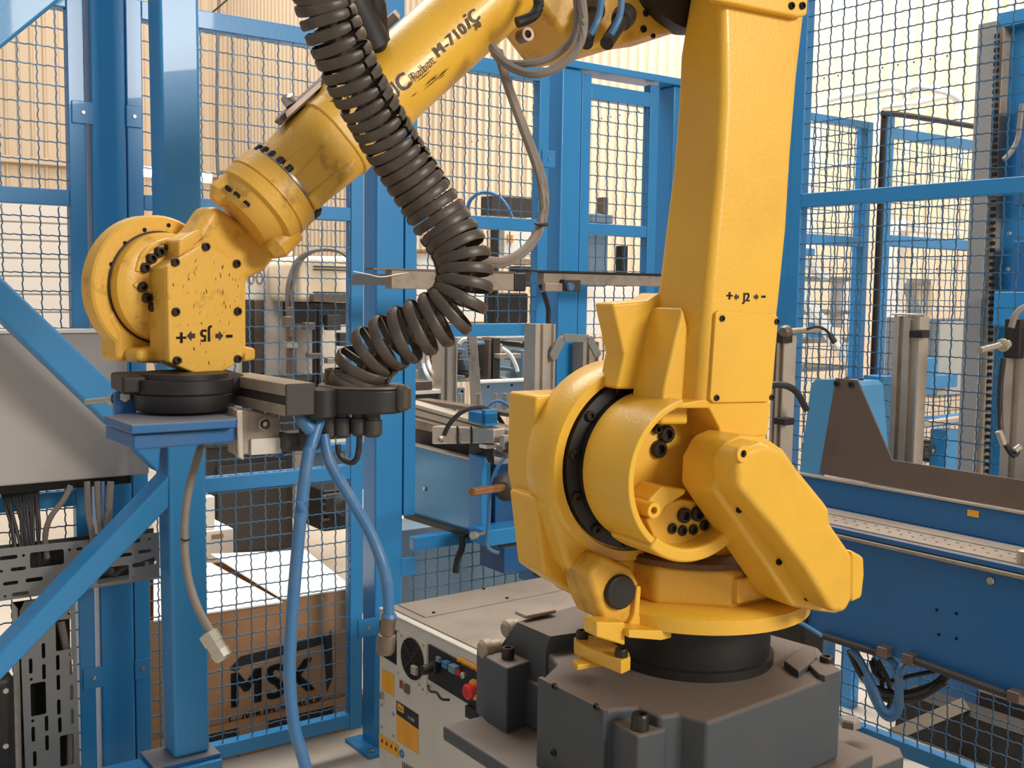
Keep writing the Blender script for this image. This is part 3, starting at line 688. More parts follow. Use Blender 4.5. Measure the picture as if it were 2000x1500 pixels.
# drive cover, bottom right
cv = [(1396, 960), (1399, 905), (1420, 864), (1450, 850), (1500, 856), (1532, 878), (1560, 918), (1615, 985), (1617, 1018), (1660, 1078), (1662, 1165), (1640, 1200), (1600, 1195), (1548, 1186), (1500, 1112), (1425, 1003)]
dc = MB().pprism(FR, cv, 0.175, 0.262, 0.262).build('drive_cover', M_YEL, arm, bevel=0.008, seg=3)
cin = [(1428, 950), (1426, 905), (1440, 876), (1480, 862), (1520, 878), (1550, 918), (1610, 990), (1611, 1018), (1655, 1082), (1655, 1165), (1640, 1194), (1612, 1192), (1560, 1110), (1500, 1032)]
MB().pprism(FR, cin, 0.25, 0.315, 0.30).build('cover_face', M_YEL, dc, bevel=0.018, seg=4)
MB().pprism(FR, [(1655, 1072), (1680, 1086), (1681, 1120), (1676, 1165), (1655, 1175)], 0.2, 0.26, 0.25).build('cover_end', M_YEL, dc, bevel=0.006)
for x, y in ((1444, 996), (1522, 1098), (1577, 1168)):
    c = FR.hit(x, y, 0.264); bolt(dc, R(c[0], 0.26, c[1]), NR, 0.0055, 0.006, HOLE)
c = FR.hit(1450, 886, 0.315); MB().ringsolid(R(c[0], 0.31, c[1]), NR, 0.013, 0.006, 0, 0.008, 20).build('plug_boss', M_YEL, dc); bolt(dc, R(c[0], 0.312, c[1]), NR, 0.006, 0.004, HOLE)
# housing behind the cover that reaches back to the turret
MB().lathe(R(*((lambda c: (c[0], 0.09, c[1]))(FR.hit(1470, 925, 0.2)))), NR, [(0, 0.062), (0.1, 0.062)], 32).build('drive_housing', M_YEL, dc, bevel=0.004)
MB().pprism(FR, [(1415, 990), (1500, 1100), (1520, 1140), (1400, 1140), (1380, 1090)], 0.0, 0.12, 0.1).build('turret_front', M_YELT, tur, bevel=0.01)

# shoulder cap above and forearm housing
MB().pprism(FR, [(1397, -170), (1397, 0), (1560, 33), (1577, 30), (1590, -170)], VF, VF + 0.018, VF + 0.018).build('arm_top_plate', M_YEL, arm, bevel=0.004)
for x, y in ((1547, 11), (1568, 11)):
    c = FR.hit(x, y, VF + 0.02); bolt(arm, R(c[0], VF + 0.016, c[1]), NR, 0.006, 0.006, HOLE)
j3u, j3w = (J3 - J2).dot(AR), (J3 - J2).dot(UP)
MB().lathe(R(j3u, 0.02, j3w), NR, [(0, 0.12), (0.045, 0.12), (0.05, 0.1)], 40).build('axis_three_ring', M_BLK, rb)
fh = MB().pprism(FR, [(1058, 18), (1122, 106), (1200, 92), (1280, 68), (1325, 62), (1348, 45), (1420, -60), (1400, -330), (1050, -330), (1000, -80)], -0.12, 0.035, 0.03).build('forearm_housing', M_YELT, rb, bevel=0.012, seg=3)
for x, y, r in ((1261, 26, 0.006), (1256, 57, 0.006), (1276, 70, 0.004)):
    c = FR.hit(x, y, 0.035); bolt(fh, R(c[0], 0.033, c[1]), NR, r, r, HOLE)
# forearm: lathe about its own axis
fa = MB().lathe(FF.pt(0.1, 0, 0), E1, [(0, 0.066), (0.46, 0.062), (0.50, 0.066)], 40).build('forearm_tube', M_YEL, rb)
def fbox(a0, a1, r0, r1, ext, name, m, bev):
    # squarish section with strongly rounded corners
    def sec(a, r):
        out = []
        for k in range(32):
            t = 2 * math.pi * k / 32; c_, s_ = math.cos(t), math.sin(t)
            q = r * ext / ((abs(c_) ** 3.2 + abs(s_) ** 3.2) ** (1 / 3.2)); q = max(q, r)
            out.append(FF.pt(a, q * c_, q * s_))
        return out
    return MB().loft(sec(a0, r0), sec(a1, r1)).build(name, m, fa, bevel=bev)
fbox(0.585, 0.70, 0.060, 0.066, 1.0, 'forearm_end', M_YELD, 0.004)
fbox(0.66, 0.805, 0.066, 0.056, 1.0, 'forearm_taper', M_YELD, 0.002)
for sg_, cc_ in ((1, -0.03), (1, 0.025)):
    MB().prism(FF, [(0.70, cc_), (0.80, cc_ + 0.004), (0.80, cc_ - 0.022), (0.72, cc_ - 0.016)], 0.03, 0.062).build('casting_pad', M_YELD, fa, bevel=0.006, seg=3)
MB().prism(FF, [(0.585, 0.068), (0.61, 0.072), (0.66, 0.068), (0.72, 0.05), (0.585, 0.05)], -0.03, 0.03).build('casting_lug', M_YELD, fa, bevel=0.01, seg=3)
wr = MB().lathe(FF.pt(0.80, 0, 0), E1, [(0, 0.058), (0.002, 0.068), (0.028, 0.069), (0.029, 0.0665), (0.031, 0.0665), (0.033, 0.069), (0.05, 0.067), (0.054, 0.06), (0.07, 0.054), (0.08, 0.045)], 48).build('wrist_flange', M_YELD, rb)
for k in range(5):
    t = math.radians(18 + k * 15); q = FF.pt(0.798, 0.0612 * math.cos(t), 0.0612 * math.sin(t)); bolt(wr, q, -E1, 0.0062, 0.010)
for k in (-62, -75):
    t = math.radians(k); bolt(wr, FF.pt(0.798, 0.0612 * math.cos(t), 0.0612 * math.sin(t)), -E1, 0.0075, 0.012)
MB().lathe(FF.pt(0.8, 0, 0), E1, [(0, 0.065), (-0.004, 0.065)][::-1], 40).build('flange_gasket', M_STL, wr)
for k in range(3):
    t = math.radians(58 - k * 19); bolt(wr, FF.pt(0.868, 0.05 * math.cos(t), 0.058 * math.sin(t)), E1, 0.006, 0.004, HOLE)
# lug lumps under the flange
MB().lathe(FF.pt(0.835, 0.015, -0.055), E1, [(0, 0.02), (0.035, 0.022), (0.05, 0.012)], 16).build('wrist_lug', M_YELT, wr)
MB().lathe(FF.pt(0.84, 0.0, 0.046), E1, [(0, 0.02), (0.038, 0.02), (0.05, 0.010)], 16).build('wrist_lug', M_YELD, wr)
wa = math.radians(50); WX = V((-math.cos(wa), -math.sin(wa), 0)); WN = V((math.sin(wa), -math.cos(wa), 0))
FWR = Fr(FF.pt(1.016, 0, 0), WX, WN, UP)
yoke = [(404, 398), (452, 430), (520, 470), (545, 478), (505, 530), (470, 545), (471, 700), (330, 700), (327, 520), (345, 470), (372, 446)]
yk = MB().pprism(FWR, yoke, -0.03, 0.02, 0.0).build('wrist_yoke', M_YELD, rb, bevel=0.014, seg=4)
MB().pprism(FWR, [(331, 524), (400, 480), (470, 520), (471, 700), (411, 738), (334, 706)], -0.02, 0.034, 0.034).build('yoke_side', M_YELD, yk, bevel=0.003)
MB().pprism(FWR, [(350, 470), (385, 450), (398, 448), (402, 470), (350, 505)], -0.02, 0.02, 0.02).build('yoke_rib', M_YELD, yk, bevel=0.004)
# rear disc with ring bolts
cD = FWR.hit(312, 562, -0.045); DB = -0.045
D5 = FWR.pt(cD[0], 0, cD[1])
dk = MB().lathe(D5 + WN * -0.078, WN, [(0, 0.096), (0.004, 0.103), (0.030, 0.103), (0.033, 0.1)], 56).build('wrist_disc', M_YELD, yk)
MB().lathe(D5 + WN * -0.045, WN, [(0, 0.078), (0.02, 0.078), (0.026, 0.07), (0.03, 0.055), (0.028, 0.0)], 48).build('disc_hub', M_YELD, dk)
MB().lathe(D5 + WN * -0.0448, WN, [(0, 0.0808), (0.0025, 0.0808)], 48).build('disc_groove', M_INKY, dk)
for x, y in ((217, 516), (214, 566), (232, 611), (244, 475), (282, 449), (329, 440)):
    a, c2 = FWR.hit(x, y, DB); bolt(dk, FWR.pt(a, DB - 0.0002, c2), WN, 0.0030, 0.0016, HOLE)
for x, y in ((332, 484), (312, 492), (296, 505), (283, 523), (278, 560), (288, 582), (300, 600)):
    a, c2 = FWR.hit(x, y, -0.012); bolt(dk, FWR.pt(a, -0.018, c2), WN, 0.0072, 0.011)
for pts in (((268, 530), (278, 500), (300, 480), (330, 470), (345, 480)), ((262, 560), (275, 552), (292, 570), (308, 600))):
    MB().tube([(lambda c_: FWR.pt(c_[0], -0.016, c_[1]))(FWR.hit(x, y, -0.016)) for x, y in pts], 0.004, 8, 5).build('hub_ridge', M_YELD, dk)
# foot of the disc down to the adapter
MB().pprism(FWR, [(207, 620), (226, 655), (227, 706), (345, 712), (345, 560), (240, 560)], -0.09, DB + 0.002, DB).build('disc_foot', M_YELD, dk, bevel=0.008, seg=3)
MB().pprism(FWR, [(266, 682), (322, 674), (328, 710), (266, 708)], DB, -0.005, -0.01).build('foot_lug', M_YELD, dk, bevel=0.008, seg=3)
MB().pprism(FWR, [(470, 675), (492, 680), (492, 702), (470, 706)], -0.02, 0.01, 0.0).build('foot_lug', M_YELD, dk, bevel=0.004)
# front cover plate
hp = [(405, 474), (474, 517), (474, 702), (411, 742), (331, 708), (327, 520)]
cp = MB().pprism(FWR, hp, 0.034, 0.046, 0.046).build('cover_plate', M_YELD, yk, bevel=0.003, seg=3)
for x, y in ((401, 482), (341, 512), (461, 515), (342, 609), (463, 608), (344, 704), (463, 701), (407, 735)):
    a, c2 = FWR.hit(x, y, 0.046); bolt(cp, FWR.pt(a, 0.045, c2), WN, 0.0058, 0.006)
arrow_sign(FWR, 0.0466, 'J5', 401, 656, cp, True, 24, 0.024)
# scratches where the paint is gone
mb = MB()
for i in range(64):
    x = random.uniform(336, 466); y = random.uniform(505, 620) if i < 46 else random.uniform(625, 715)
    a, c2 = FWR.hit(x, y, 0.0463); L = random.uniform(0.001, 0.005); an = random.uniform(1.2, 2.6); wdt = random.uniform(0.0004, 0.001)
    dx, dz = math.cos(an) * L, math.sin(an) * L
    mb.add([FWR.pt(a - dx, 0.0463, c2 - dz), FWR.pt(a + wdt, 0.0463, c2 - wdt), FWR.pt(a + dx, 0.0463, c2 + dz), FWR.pt(a - wdt, 0.0463, c2 + wdt)], [(0, 1, 2, 3)])
stuff(mb.build('paint_scratch', M_INKY, cp, fix=False))
# scuffs on the forearm
mb = MB()
def tubept(a, ang, r=0.0665): return FF.pt(a, r * math.cos(ang), r * math.sin(ang))
def rsup(r_, t_): return r_ / ((abs(math.cos(t_)) ** 3.2 + abs(math.sin(t_)) ** 3.2) ** (1 / 3.2))
for i in range(46):
    a = random.uniform(0.605, 0.675); ang = random.uniform(0.05, 0.75)
    L = random.uniform(0.02, 0.16); wd = random.uniform(0.0012, 0.003); sk = random.uniform(-0.02, 0.02)
    vs = []; n = 5
    for k in range(n + 1):
        f_ = k / n - 0.5; ww = wd * (1 - (2 * f_) ** 2) + 0.0002
        t_ = ang + L * f_; rq = max(0.0, rsup(0.060 + (a - 0.585) / 0.115 * 0.006, t_)) + 0.0009; vs += [tubept(a + sk * f_ - ww, t_, rq), tubept(a + sk * f_ + ww, t_, rq)]
    mb.add(vs, [(2 * k, 2 * k + 1, 2 * k + 3, 2 * k + 2) for k in range(n)])
stuff(mb.build('scuff_mark', M_INK, fa, fix=False))
mb = MB()
for i in range(9):
    a = random.uniform(0.50, 0.57); ang = random.uniform(-0.55, -0.15); L = random.uniform(0.006, 0.02)
    mb.add([tubept(a - L, ang, 0.0648), tubept(a, ang + 0.012, 0.0648), tubept(a + L, ang + 0.02, 0.0648), tubept(a, ang - 0.01, 0.0648)], [(0, 1, 2, 3)])
stuff(mb.build('scuff_mark', M_INKY, fa, fix=False))
# lettering wrapped round the tube
def wrap(s, size, a, c, bold, italic=0.0, sx=1.0):
    vs, fs = text_verts(s, size, bold, 'LEFT'); mb = MB(); out = []
    for x, y, _ in vs:
        x = x * sx + italic * y; r = 0.0655; base = math.asin(max(-1, min(1, c / r))); out.append(FF.pt(a - x, r * math.cos(base + y / r), r * math.sin(base + y / r)))
    mb.add(out, fs); mb.build('lettering', M_INKY, fa, fix=False)
def ac(x, y):
    a, c = FF.hit(x, y, 0.055)
    for _ in range(4):
        b = math.sqrt(max(0.0001, 0.0655 ** 2 - min(abs(c), 0.06) ** 2)); a, c = FF.hit(x, y, b)
    return a, c
wv = max(v_[0] for v_ in text_verts('FANU', 0.034, 0.0012)[0]) + 0.003
a_, c_ = ac(788, 181); wrap('FANUC', 0.034, a_ + wv, c_, 0.0008)
a_, c_ = ac(809, 161); wrap('Robot', 0.0195, a_, c_, 0.0)
a_, c_ = ac(857, 113); SPC[0] = 1.14; wrap('M-710', 0.0235, a_, c_, 0.0005); SPC[0] = 1.0
a_, c_ = ac(916, 58); wrap('i', 0.033, a_, c_, 0.0007, 0.3)
a_, c_ = ac(925, 48); wrap('C', 0.026, a_, c_, 0.0006)
a_, c_ = ac(930, 60); wrap('70', 0.0135, a_, c_, 0.0005)

# ---------------------------------------------------------------- tool bracket strip on the forearm
stp = thing('clamp_strip', 'rusty steel strip along the forearm under the black cable guard', 'bracket', P(600, 200, 1.55))
MB().loft([P(535, 238, 1.56), P(548, 246, 1.56), P(780, 38, 1.72), P(768, 24, 1.72)], [P(540, 228, 1.64), P(552, 236, 1.64), P(782, 30, 1.80), P(772, 18, 1.80)]).build('strip', M_STLP, stp, bevel=0.001)
MB().loft([P(560, 232, 1.56), P(628, 170, 1.6), P(628, 155, 1.6), P(556, 218, 1.56)], [P(560, 228, 1.6), P(628, 164, 1.64), P(628, 150, 1.64), P(556, 214, 1.6)]).build('strip_flange', M_STLP, stp, bevel=0.001)
bolt(stp, P(569, 206, 1.58), P(562, 190, 1.58) - P(572, 206, 1.58), 0.009, 0.016, HEX, 'hex_bolt')
MB().cyl(P(575, 202, 1.58), P(566, 186, 1.57), 0.005, 10).build('stud', M_STL, stp)
# second black guard section leaving upward behind
kb = thing('hose_clamp', 'black clamp block above the forearm, behind the cable guard', 'clamp', P(700, 50, 1.62))
MB().tube([P(655, -60, 1.56), P(685, 10, 1.58), P(712, 62, 1.6), P(726, 92, 1.61)], 0.030, 20, 4).build('clamp_body', M_BLK, kb)
MB().lathe(P(728, 10, 1.60), P(735, 60, 1.62) - P(728, 10, 1.60), [(-0.03, 0.012), (0.0, 0.02), (0.05, 0.018), (0.07, 0.008)], 16).build('clamp_cap', M_BLK, kb)

# ---------------------------------------------------------------- segmented cable guard
guard_px = [(618, -70, 1.40), (630, 0, 1.42), (655, 70, 1.43), (694, 160, 1.45), (732, 228, 1.47), (775, 300, 1.49), (822, 372, 1.50), (868, 440, 1.50), (900, 492, 1.49), (908, 545, 1.48), (893, 592, 1.47), (850, 626, 1.465), (795, 652, 1.46), (742, 680, 1.46), (712, 712, 1.46), (700, 752, 1.46)]
gp = smooth([P(*q) for q in guard_px], 24)
hg = thing('cable_guard', 'long black segmented cable guard curving from the forearm down to the tool', 'cable guard', gp[len(gp) // 2])
def _ring_mesh():
    mb = MB()
    # two half shells that overlap, axis z; unit: metres
    for (a0, a1, ro, z0, z1) in ((-100, 78, 0.0405, -0.0082, 0.0066), (84, 254, 0.0395, -0.0066, 0.0082)):
        n = 12; k = len(mb.v)
        for i in range(n + 1):
            a = math.radians(a0 + (a1 - a0) * i / n); c_, s_ = math.cos(a), math.sin(a)
            e = 0.0024 if 0 < i < n else 0.0012; zz = 1 if 0 < i < n else 0.72
            for rr, z in ((ro - e, z0 * zz), (ro - 0.0006, z0 * zz), (ro + 0.0012, z0 * zz * 0.6), (ro + 0.0012, z1 * zz * 0.6), (ro - 0.0006, z1 * zz), (ro - e, z1 * zz)):
                mb.v.append((rr * c_, rr * s_, z))
        for i in range(n):
            for j in range(6): mb.f.append([k + i * 6 + j, k + i * 6 + (j + 1) % 6, k + (i + 1) * 6 + (j + 1) % 6, k + (i + 1) * 6 + j])
        mb.f.append([k + j for j in range(6)]); mb.f.append([k + n * 6 + j for j in range(6)][::-1])
    me = bpy.data.meshes.new('ring'); me.from_pydata(mb.v, [], mb.f)
    bm = bmesh.new(); bm.from_mesh(me); bmesh.ops.recalc_face_normals(bm, faces=bm.faces); bm.to_mesh(me); bm.free()
    me.shade_smooth(); me.set_sharp_from_angle(angle=0.9); me.materials.append(M_RUB); return me
def _link_mesh():
    mb = MB(); mb.lathe((0, 0, -0.011), (0, 0, 1), [(0, 0.006), (0.002, 0.009), (0.016, 0.009), (0.02, 0.012), (0.022, 0.008)], 10)
    for a in (0.3, 2.4, 4.5):
        c_, s_ = math.cos(a), math.sin(a); F_ = Fr((0, 0, 0), (c_, s_, 0), (-s_, c_, 0), (0, 0, 1)); mb.box(F_, 0.005, 0.0385, -0.0022, 0.0022, -0.005, 0.004)
    me = bpy.data.meshes.new('spoke_link'); me.from_pydata(mb.v, [], mb.f)
    bm = bmesh.new(); bm.from_mesh(me); bmesh.ops.recalc_face_normals(bm, faces=bm.faces); bm.to_mesh(me); bm.free()
    me.materials.append(M_RUB); return me
RING = _ring_mesh(); SPOKE = _link_mesh()
acc = 0; step = 0.0166; k = 0; nxt = 0
tot = sum((gp[i + 1] - gp[i]).length for i in range(len(gp) - 1))
for i in range(len(gp) - 1):
    d = gp[i + 1] - gp[i]; L = d.length
    while nxt <= acc + L:
        p = gp[i] + d * ((nxt - acc) / L); f_ = nxt / tot
        t = (gp[min(i + 8, len(gp) - 1)] - gp[max(i - 8, 0)]).normalized()
        vd = (p - CAM).normalized(); x = t.cross(vd).normalized(); y = t.cross(x)
        # tilt of each link; more open toward the tool end
        tilt = 0.10 + 0.25 * max(0, f_ - 0.5)
        t2 = (t + y * tilt * -1 + x * random.uniform(-0.05, 0.05)).normalized(); x = t2.cross(y).normalized(); y = t2.cross(x)
        tw = math.radians(118 + 35 * math.sin(f_ * 7) + random.uniform(-5, 5))
        x2 = x * math.cos(tw) + y * math.sin(tw); y2 = t2.cross(x2)
        mt = Matrix(((x2.x, y2.x, t2.x, p.x), (x2.y, y2.y, t2.y, p.y), (x2.z, y2.z, t2.z, p.z), (0, 0, 0, 1)))
        s_ = 0.93 + 0.08 * f_
        mt = mt @ Matrix.Diagonal((s_, s_, 0.93 + 0.25 * max(0, f_ - 0.6), 1))
        link(bpy.data.objects.new('ring', RING), hg, mt); link(bpy.data.objects.new('spoke_link', SPOKE), hg, mt)
        st_ = step * (1 + 0.42 * max(0, min(1, (f_ - 0.6) / 0.15))); nxt += st_
    acc += L

# ---------------------------------------------------------------- tool at the wrist
tl = thing('wrist_tool', 'black adapter and dusty aluminium profiles bolted under the wrist', 'robot tool', P(360, 815, 1.46))
ctop = P(360, 712, 1.47); cbot = P(362, 815, 1.47); AX = V((ctop.x, ctop.y, 0))
MB().lathe((ctop.x, ctop.y, cbot.z + 0.012), UP, [(0, 0.064), (0.003, 0.066), (0.022, 0.066), (0.023, 0.0645), (0.025, 0.066), (0.042, 0.066), (0.043, 0.058), (0.05, 0.058)], 48).build('adapter', M_BLK, tl)
MB().box(FR.at(V((ctop.x, ctop.y, ctop.z - 0.025))), -0.078, 0.085, -0.07, 0.018, -0.012, 0.012).build('adapter_plate', M_BLK, tl, bevel=0.004)
FW_ = Fr((ctop.x, ctop.y, 0), hd(76), V((hd(76).y, -hd(76).x, 0)), UP)
zb0 = P(300, 862, 1.42).z; zb1 = P(300, 826, 1.42).z
zpt = cbot.z + 0.008
l0 = [onz(203, 812, zpt), onz(256, 830, zpt), onz(462, 818, zpt), onz(462, 805, zpt), onz(400, 790, zpt)]
MB().plan(l0, zpt - 0.012, zpt).build('blue_plate', M_BLUED, tl, bevel=0.002)
l1 = [onz(205, 826, zpt - 0.012), onz(260, 846, zpt - 0.012), onz(458, 832, zpt - 0.012), onz(455, 812, zpt - 0.012)]
MB().plan(l1, zpt - 0.034, zpt - 0.014).build('blue_beam', M_BLUED, tl, bevel=0.003)
# clamp screw at the left of the plate
MB().tube([P(168, 785, 1.47), P(232, 779, 1.46)], 0.0038, 10, 1).build('threaded_rod', M_STL, tl)
MB().lathe(P(214, 781, 1.465), P(232, 779, 1.46) - P(214, 781, 1.465), [(0, 0.008), (0.008, 0.008)], 6).build('hex_nut', M_STL, tl)
MB().box(FR.at(P(246, 785, 1.46)), -0.012, 0.016, -0.01, 0.01, -0.018, 0.014).build('clamp_block', M_BLUED, tl, bevel=0.002)
bolt(tl, P(244, 774, 1.45), NR, 0.008, 0.005, HEX, 'clamp_bolt')
# aluminium profile pair, seen end-on at its dark cap
q = P(556, 788, 1.40)
dP = (P(556, 765, 1.40) - P(455, 748, 1.53)); dP.z = 0; dP.normalize()
FQ = Fr(P(556, 750, 1.38), dP, V((dP.y, -dP.x, 0)), UP)
pr = MB()
wq = 0.0425
for (b0_, b1_, z0_, z1_) in ((-wq, 0, -0.016, 0), (-wq, 0, -0.042, -0.028), (-wq, -0.006, -0.03, -0.014)):
    pr.box(FQ, -0.20, 0, b0_, b1_, z0_, z1_)
pr.build('profile', M_ALUD, tl, bevel=0.0015)
MB().box(FQ, -0.19, -0.002, -0.012, -0.004, -0.028, -0.016).build('profile_slot', M_DARK, tl)
MB().box(FQ, 0, 0.004, -wq, 0, -0.042, 0).build('profile_end_cap', M_DARK, tl, bevel=0.003)
# bracket plate below with screw
FQ2 = FR.at(P(505, 822, 1.44))
MB().pprism(FQ2, [(456, 798), (475, 800), (548, 815), (548, 858), (505, 862), (505, 888), (456, 888)], -0.03, 0.0, 0).build('bracket_plate', M_ALUD, tl, bevel=0.002)
MB().pprism(FQ2, [(458, 800), (472, 800), (474, 898), (462, 892)], -0.002, 0.008, 0).build('bracket_rib', M_ALU, tl, bevel=0.002)
bolt(tl, P(516, 828, 1.435), NR, 0.0068, 0.007, None, 'cap_screw'); bolt(tl, P(516, 828, 1.433), NR, 0.0085, 0.002, HEX, 'washer')
MB().box(FR.at(P(522, 873, 1.44)), -0.02, 0.022, -0.02, 0, -0.01, 0.012).build('spacer_block', M_CAB, tl, bevel=0.001)
MB().box(FR.at(P(548, 860, 1.47)), -0.004, 0.004, -0.03, 0.0, -0.024, 0.012).build('blue_tab', M_BLUED, tl)
# oval clamp holder carrying the guard end
co = P(706, 776, 1.46)
oh = thing('guard_holder', 'flat black oval holder at the lower end of the cable guard', 'holder', co)
def oval(zv, kx, ky):
    out = []
    for k in range(28):
        a = 2 * math.pi * k / 28; out.append(V((co.x + (1 if math.cos(a) > 0 else 1) * kx * math.copysign(abs(math.cos(a)) ** 0.75, math.cos(a)), co.y + ky * math.copysign(abs(math.sin(a)) ** 0.9, math.sin(a)), zv)))
    return out
MB().loft(oval(co.z - 0.019, 0.060, 0.045), oval(co.z + 0.014, 0.060, 0.045)).build('holder_body', M_BLK, oh, bevel=0.004)
MB().loft(oval(co.z + 0.014, 0.060, 0.043), oval(co.z + 0.018, 0.058, 0.041)).build('holder_rim', M_STLP, oh, bevel=0.001)
MB().ringsolid((co.x - 0.004, co.y, co.z + 0.018), UP, 0.036, 0.033, 0, 0.016, 32).build('hose_collar', M_RUB, oh)
MB().ringsolid((co.x - 0.03, co.y + 0.01, co.z + 0.018), UP, 0.022, 0.019, 0, 0.02, 20).build('hose_collar', M_RUB, oh)
MB().lathe(P(628, 790, 1.42), UP, [(-0.02, 0.012), (-0.015, 0.02), (0.02, 0.02), (0.022, 0.012)], 16).build('holder_lug', M_BLK, oh)
MB().lathe(P(786, 776, 1.44), UP, [(-0.018, 0.006), (-0.014, 0.012), (0.012, 0.012), (0.016, 0.006)], 14).build('holder_lug', M_RUB, oh)
# fittings hanging beneath
for i, (x, y, r, h_) in enumerate(((600, 850, 0.014, 0.035), (642, 820, 0.012, 0.05), (668, 822, 0.012, 0.045), (700, 822, 0.011, 0.04), (728, 826, 0.013, 0.038))):
    p = P(x, y, 1.45)
    MB().lathe(p - UP * h_ / 2, UP, [(0, r * 0.7), (0.004, r), (h_ * 0.6, r), (h_ * 0.62, r * 0.8), (h_, r * 0.8)], 12).build('cable_gland', M_DARK, oh)
MB().lathe(P(586, 815, 1.42), P(612, 845, 1.42) - P(586, 815, 1.42), [(0, 0.008), (0.004, 0.0095), (0.022, 0.0095), (0.026, 0.007)], 14).build('plug_nose', M_BCAB, oh)
MB().box(FR.at(P(580, 860, 1.45)), -0.03, 0.02, -0.02, 0.01, -0.014, 0.012).build('valve_block', M_DARK, oh, bevel=0.004)
cable('tool_cable', [(660, 868, 1.45), (662, 885, 1.45), (672, 898, 1.45), (688, 903, 1.45), (698, 892, 1.45), (702, 860, 1.45), (700, 830, 1.45)], 0.0042, M_KCAB, 'short black cable looping under the oval holder')
# hanging cables
gc = thing('grey_hanging_cable', 'grey cable hanging in front of the square column, ending in a plug', 'cable', P(400, 1180, 1.5))
MB().tube([P(*q) for q in ((405, 835, 1.52), (390, 880, 1.50), (368, 960, 1.49), (360, 1040, 1.48), (366, 1120, 1.47), (385, 1185, 1.46), (410, 1232, 1.45))], 0.0058, 12, 6).build('cable_sheath', M_GREY, gc)
pa, pb = P(405, 1235, 1.45), P(440, 1290, 1.44)
MB().lathe(pa, pb - pa, [(0, 0.009), (0.002, 0.0135), (0.018, 0.0135), (0.0185, 0.012), (0.03, 0.012), (0.0305, 0.0135), (0.042, 0.0125), (0.044, 0.009)], 8).build('plug', M_NIK, gc)
MB().tube([P(353, 1053, 1.47), P(362, 1056, 1.465), P(372, 1053, 1.47)], 0.0015, 6, 3).build('cable_tie', M_KCAB, gc)
cable('blue_cable', [(630, 800, 1.44), (612, 855, 1.42), (600, 900, 1.41), (588, 1000, 1.4), (577, 1120, 1.4), (568, 1240, 1.4), (566, 1330, 1.4), (575, 1420, 1.41), (592, 1480, 1.42), (608, 1540, 1.43)], 0.0085, M_BCAB, 'thick blue cable hanging from the tool down past the cardboard box', seg=12)
bc2 = thing('blue_plug_cable', 'dusty blue cable hanging toward the controller, ending in a metal plug', 'cable', P(700, 1000, 1.45))
MB().tube([P(*q) for q in ((632, 850, 1.44), (645, 905, 1.43), (685, 975, 1.42), (720, 1035, 1.41), (745, 1095, 1.40), (757, 1150, 1.40), (759, 1205, 1.40))], lambda f: 0.0078, 12, 6).build('cable_sheath', M_BCAB, bc2)
pa, pb = P(760, 1200, 1.40), P(751, 1282, 1.40)
MB().lathe(pa, pb - pa, [(0, 0.0092), (0.003, 0.0105), (0.008, 0.0105), (0.009, 0.0098), (0.027, 0.0098), (0.028, 0.012), (0.032, 0.0128), (0.05, 0.0125), (0.054, 0.010), (0.055, 0.0)], 20).build('plug', M_STLP, bc2)
MB().lathe(pa, pb - pa, [(-0.002, 0.0088), (0.003, 0.011), (0.005, 0.0088)], 20).build('plug_collar', M_BCAB, bc2)
# cables near the shoulder
cable('arm_cable', [(1130, -40, 1.62), (1140, 40, 1.6), (1130, 90, 1.6), (1095, 128, 1.6), (1045, 145, 1.6), (1000, 132, 1.62), (972, 108, 1.64), (962, 92, 1.66)], 0.0068, M_GREY, 'outer grey cable looping below the forearm housing')
cable('arm_cable', [(1122, -40, 1.63), (1128, 30, 1.62), (1118, 75, 1.62), (1080, 110, 1.62), (1030, 124, 1.62), (985, 122, 1.64), (965, 104, 1.66)], 0.006, M_GREY, 'inner grey cable looping below the forearm housing')
cable('arm_cable', [(970, 96, 1.66), (988, 160, 1.66), (1018, 245, 1.68), (1045, 320, 1.7), (1058, 370, 1.7), (1056, 430, 1.7), (1030, 480, 1.68), (985, 508, 1.64), (940, 505, 1.56), (915, 498, 1.5)], 0.0058, M_GREY, 'grey cable bowing right of the cable guard, in front of the fence')
cable('arm_cable', [(976, 98, 1.67), (996, 170, 1.67), (1030, 260, 1.69), (1058, 335, 1.71), (1067, 390, 1.71), (1058, 446, 1.71), (1030, 490, 1.69), (985, 516, 1.65), (940, 512, 1.57)], 0.005, M_GREY, 'outermost thin grey cable bowing right of the cable guard')
MB_t = MB().tube([P(1046, 436, 1.69), P(1058, 440, 1.68), P(1068, 438, 1.69)], 0.003, 6, 3).build('cable_tie', M_KCAB); tag(MB_t, 'black cable tie round the bowed grey cables', 'cable tie')
tag(MB().tube([P(1048, -20, 1.7), P(1052, 10, 1.69), P(1040, 32, 1.68), (P(1010, 44, 1.67))], 0.0085, 10, 4).build('elbow_fitting', M_BLK), 'black elbow fitting on the lower edge of the forearm', 'fitting')
tag(MB().ringsolid(P(1025, 69, 1.7), -NR, 0.0105, 0.006, -0.01, 0.012, 20).build('ring_bolt', M_STLP), 'round metal bush hanging below the forearm against the wall', 'bush')
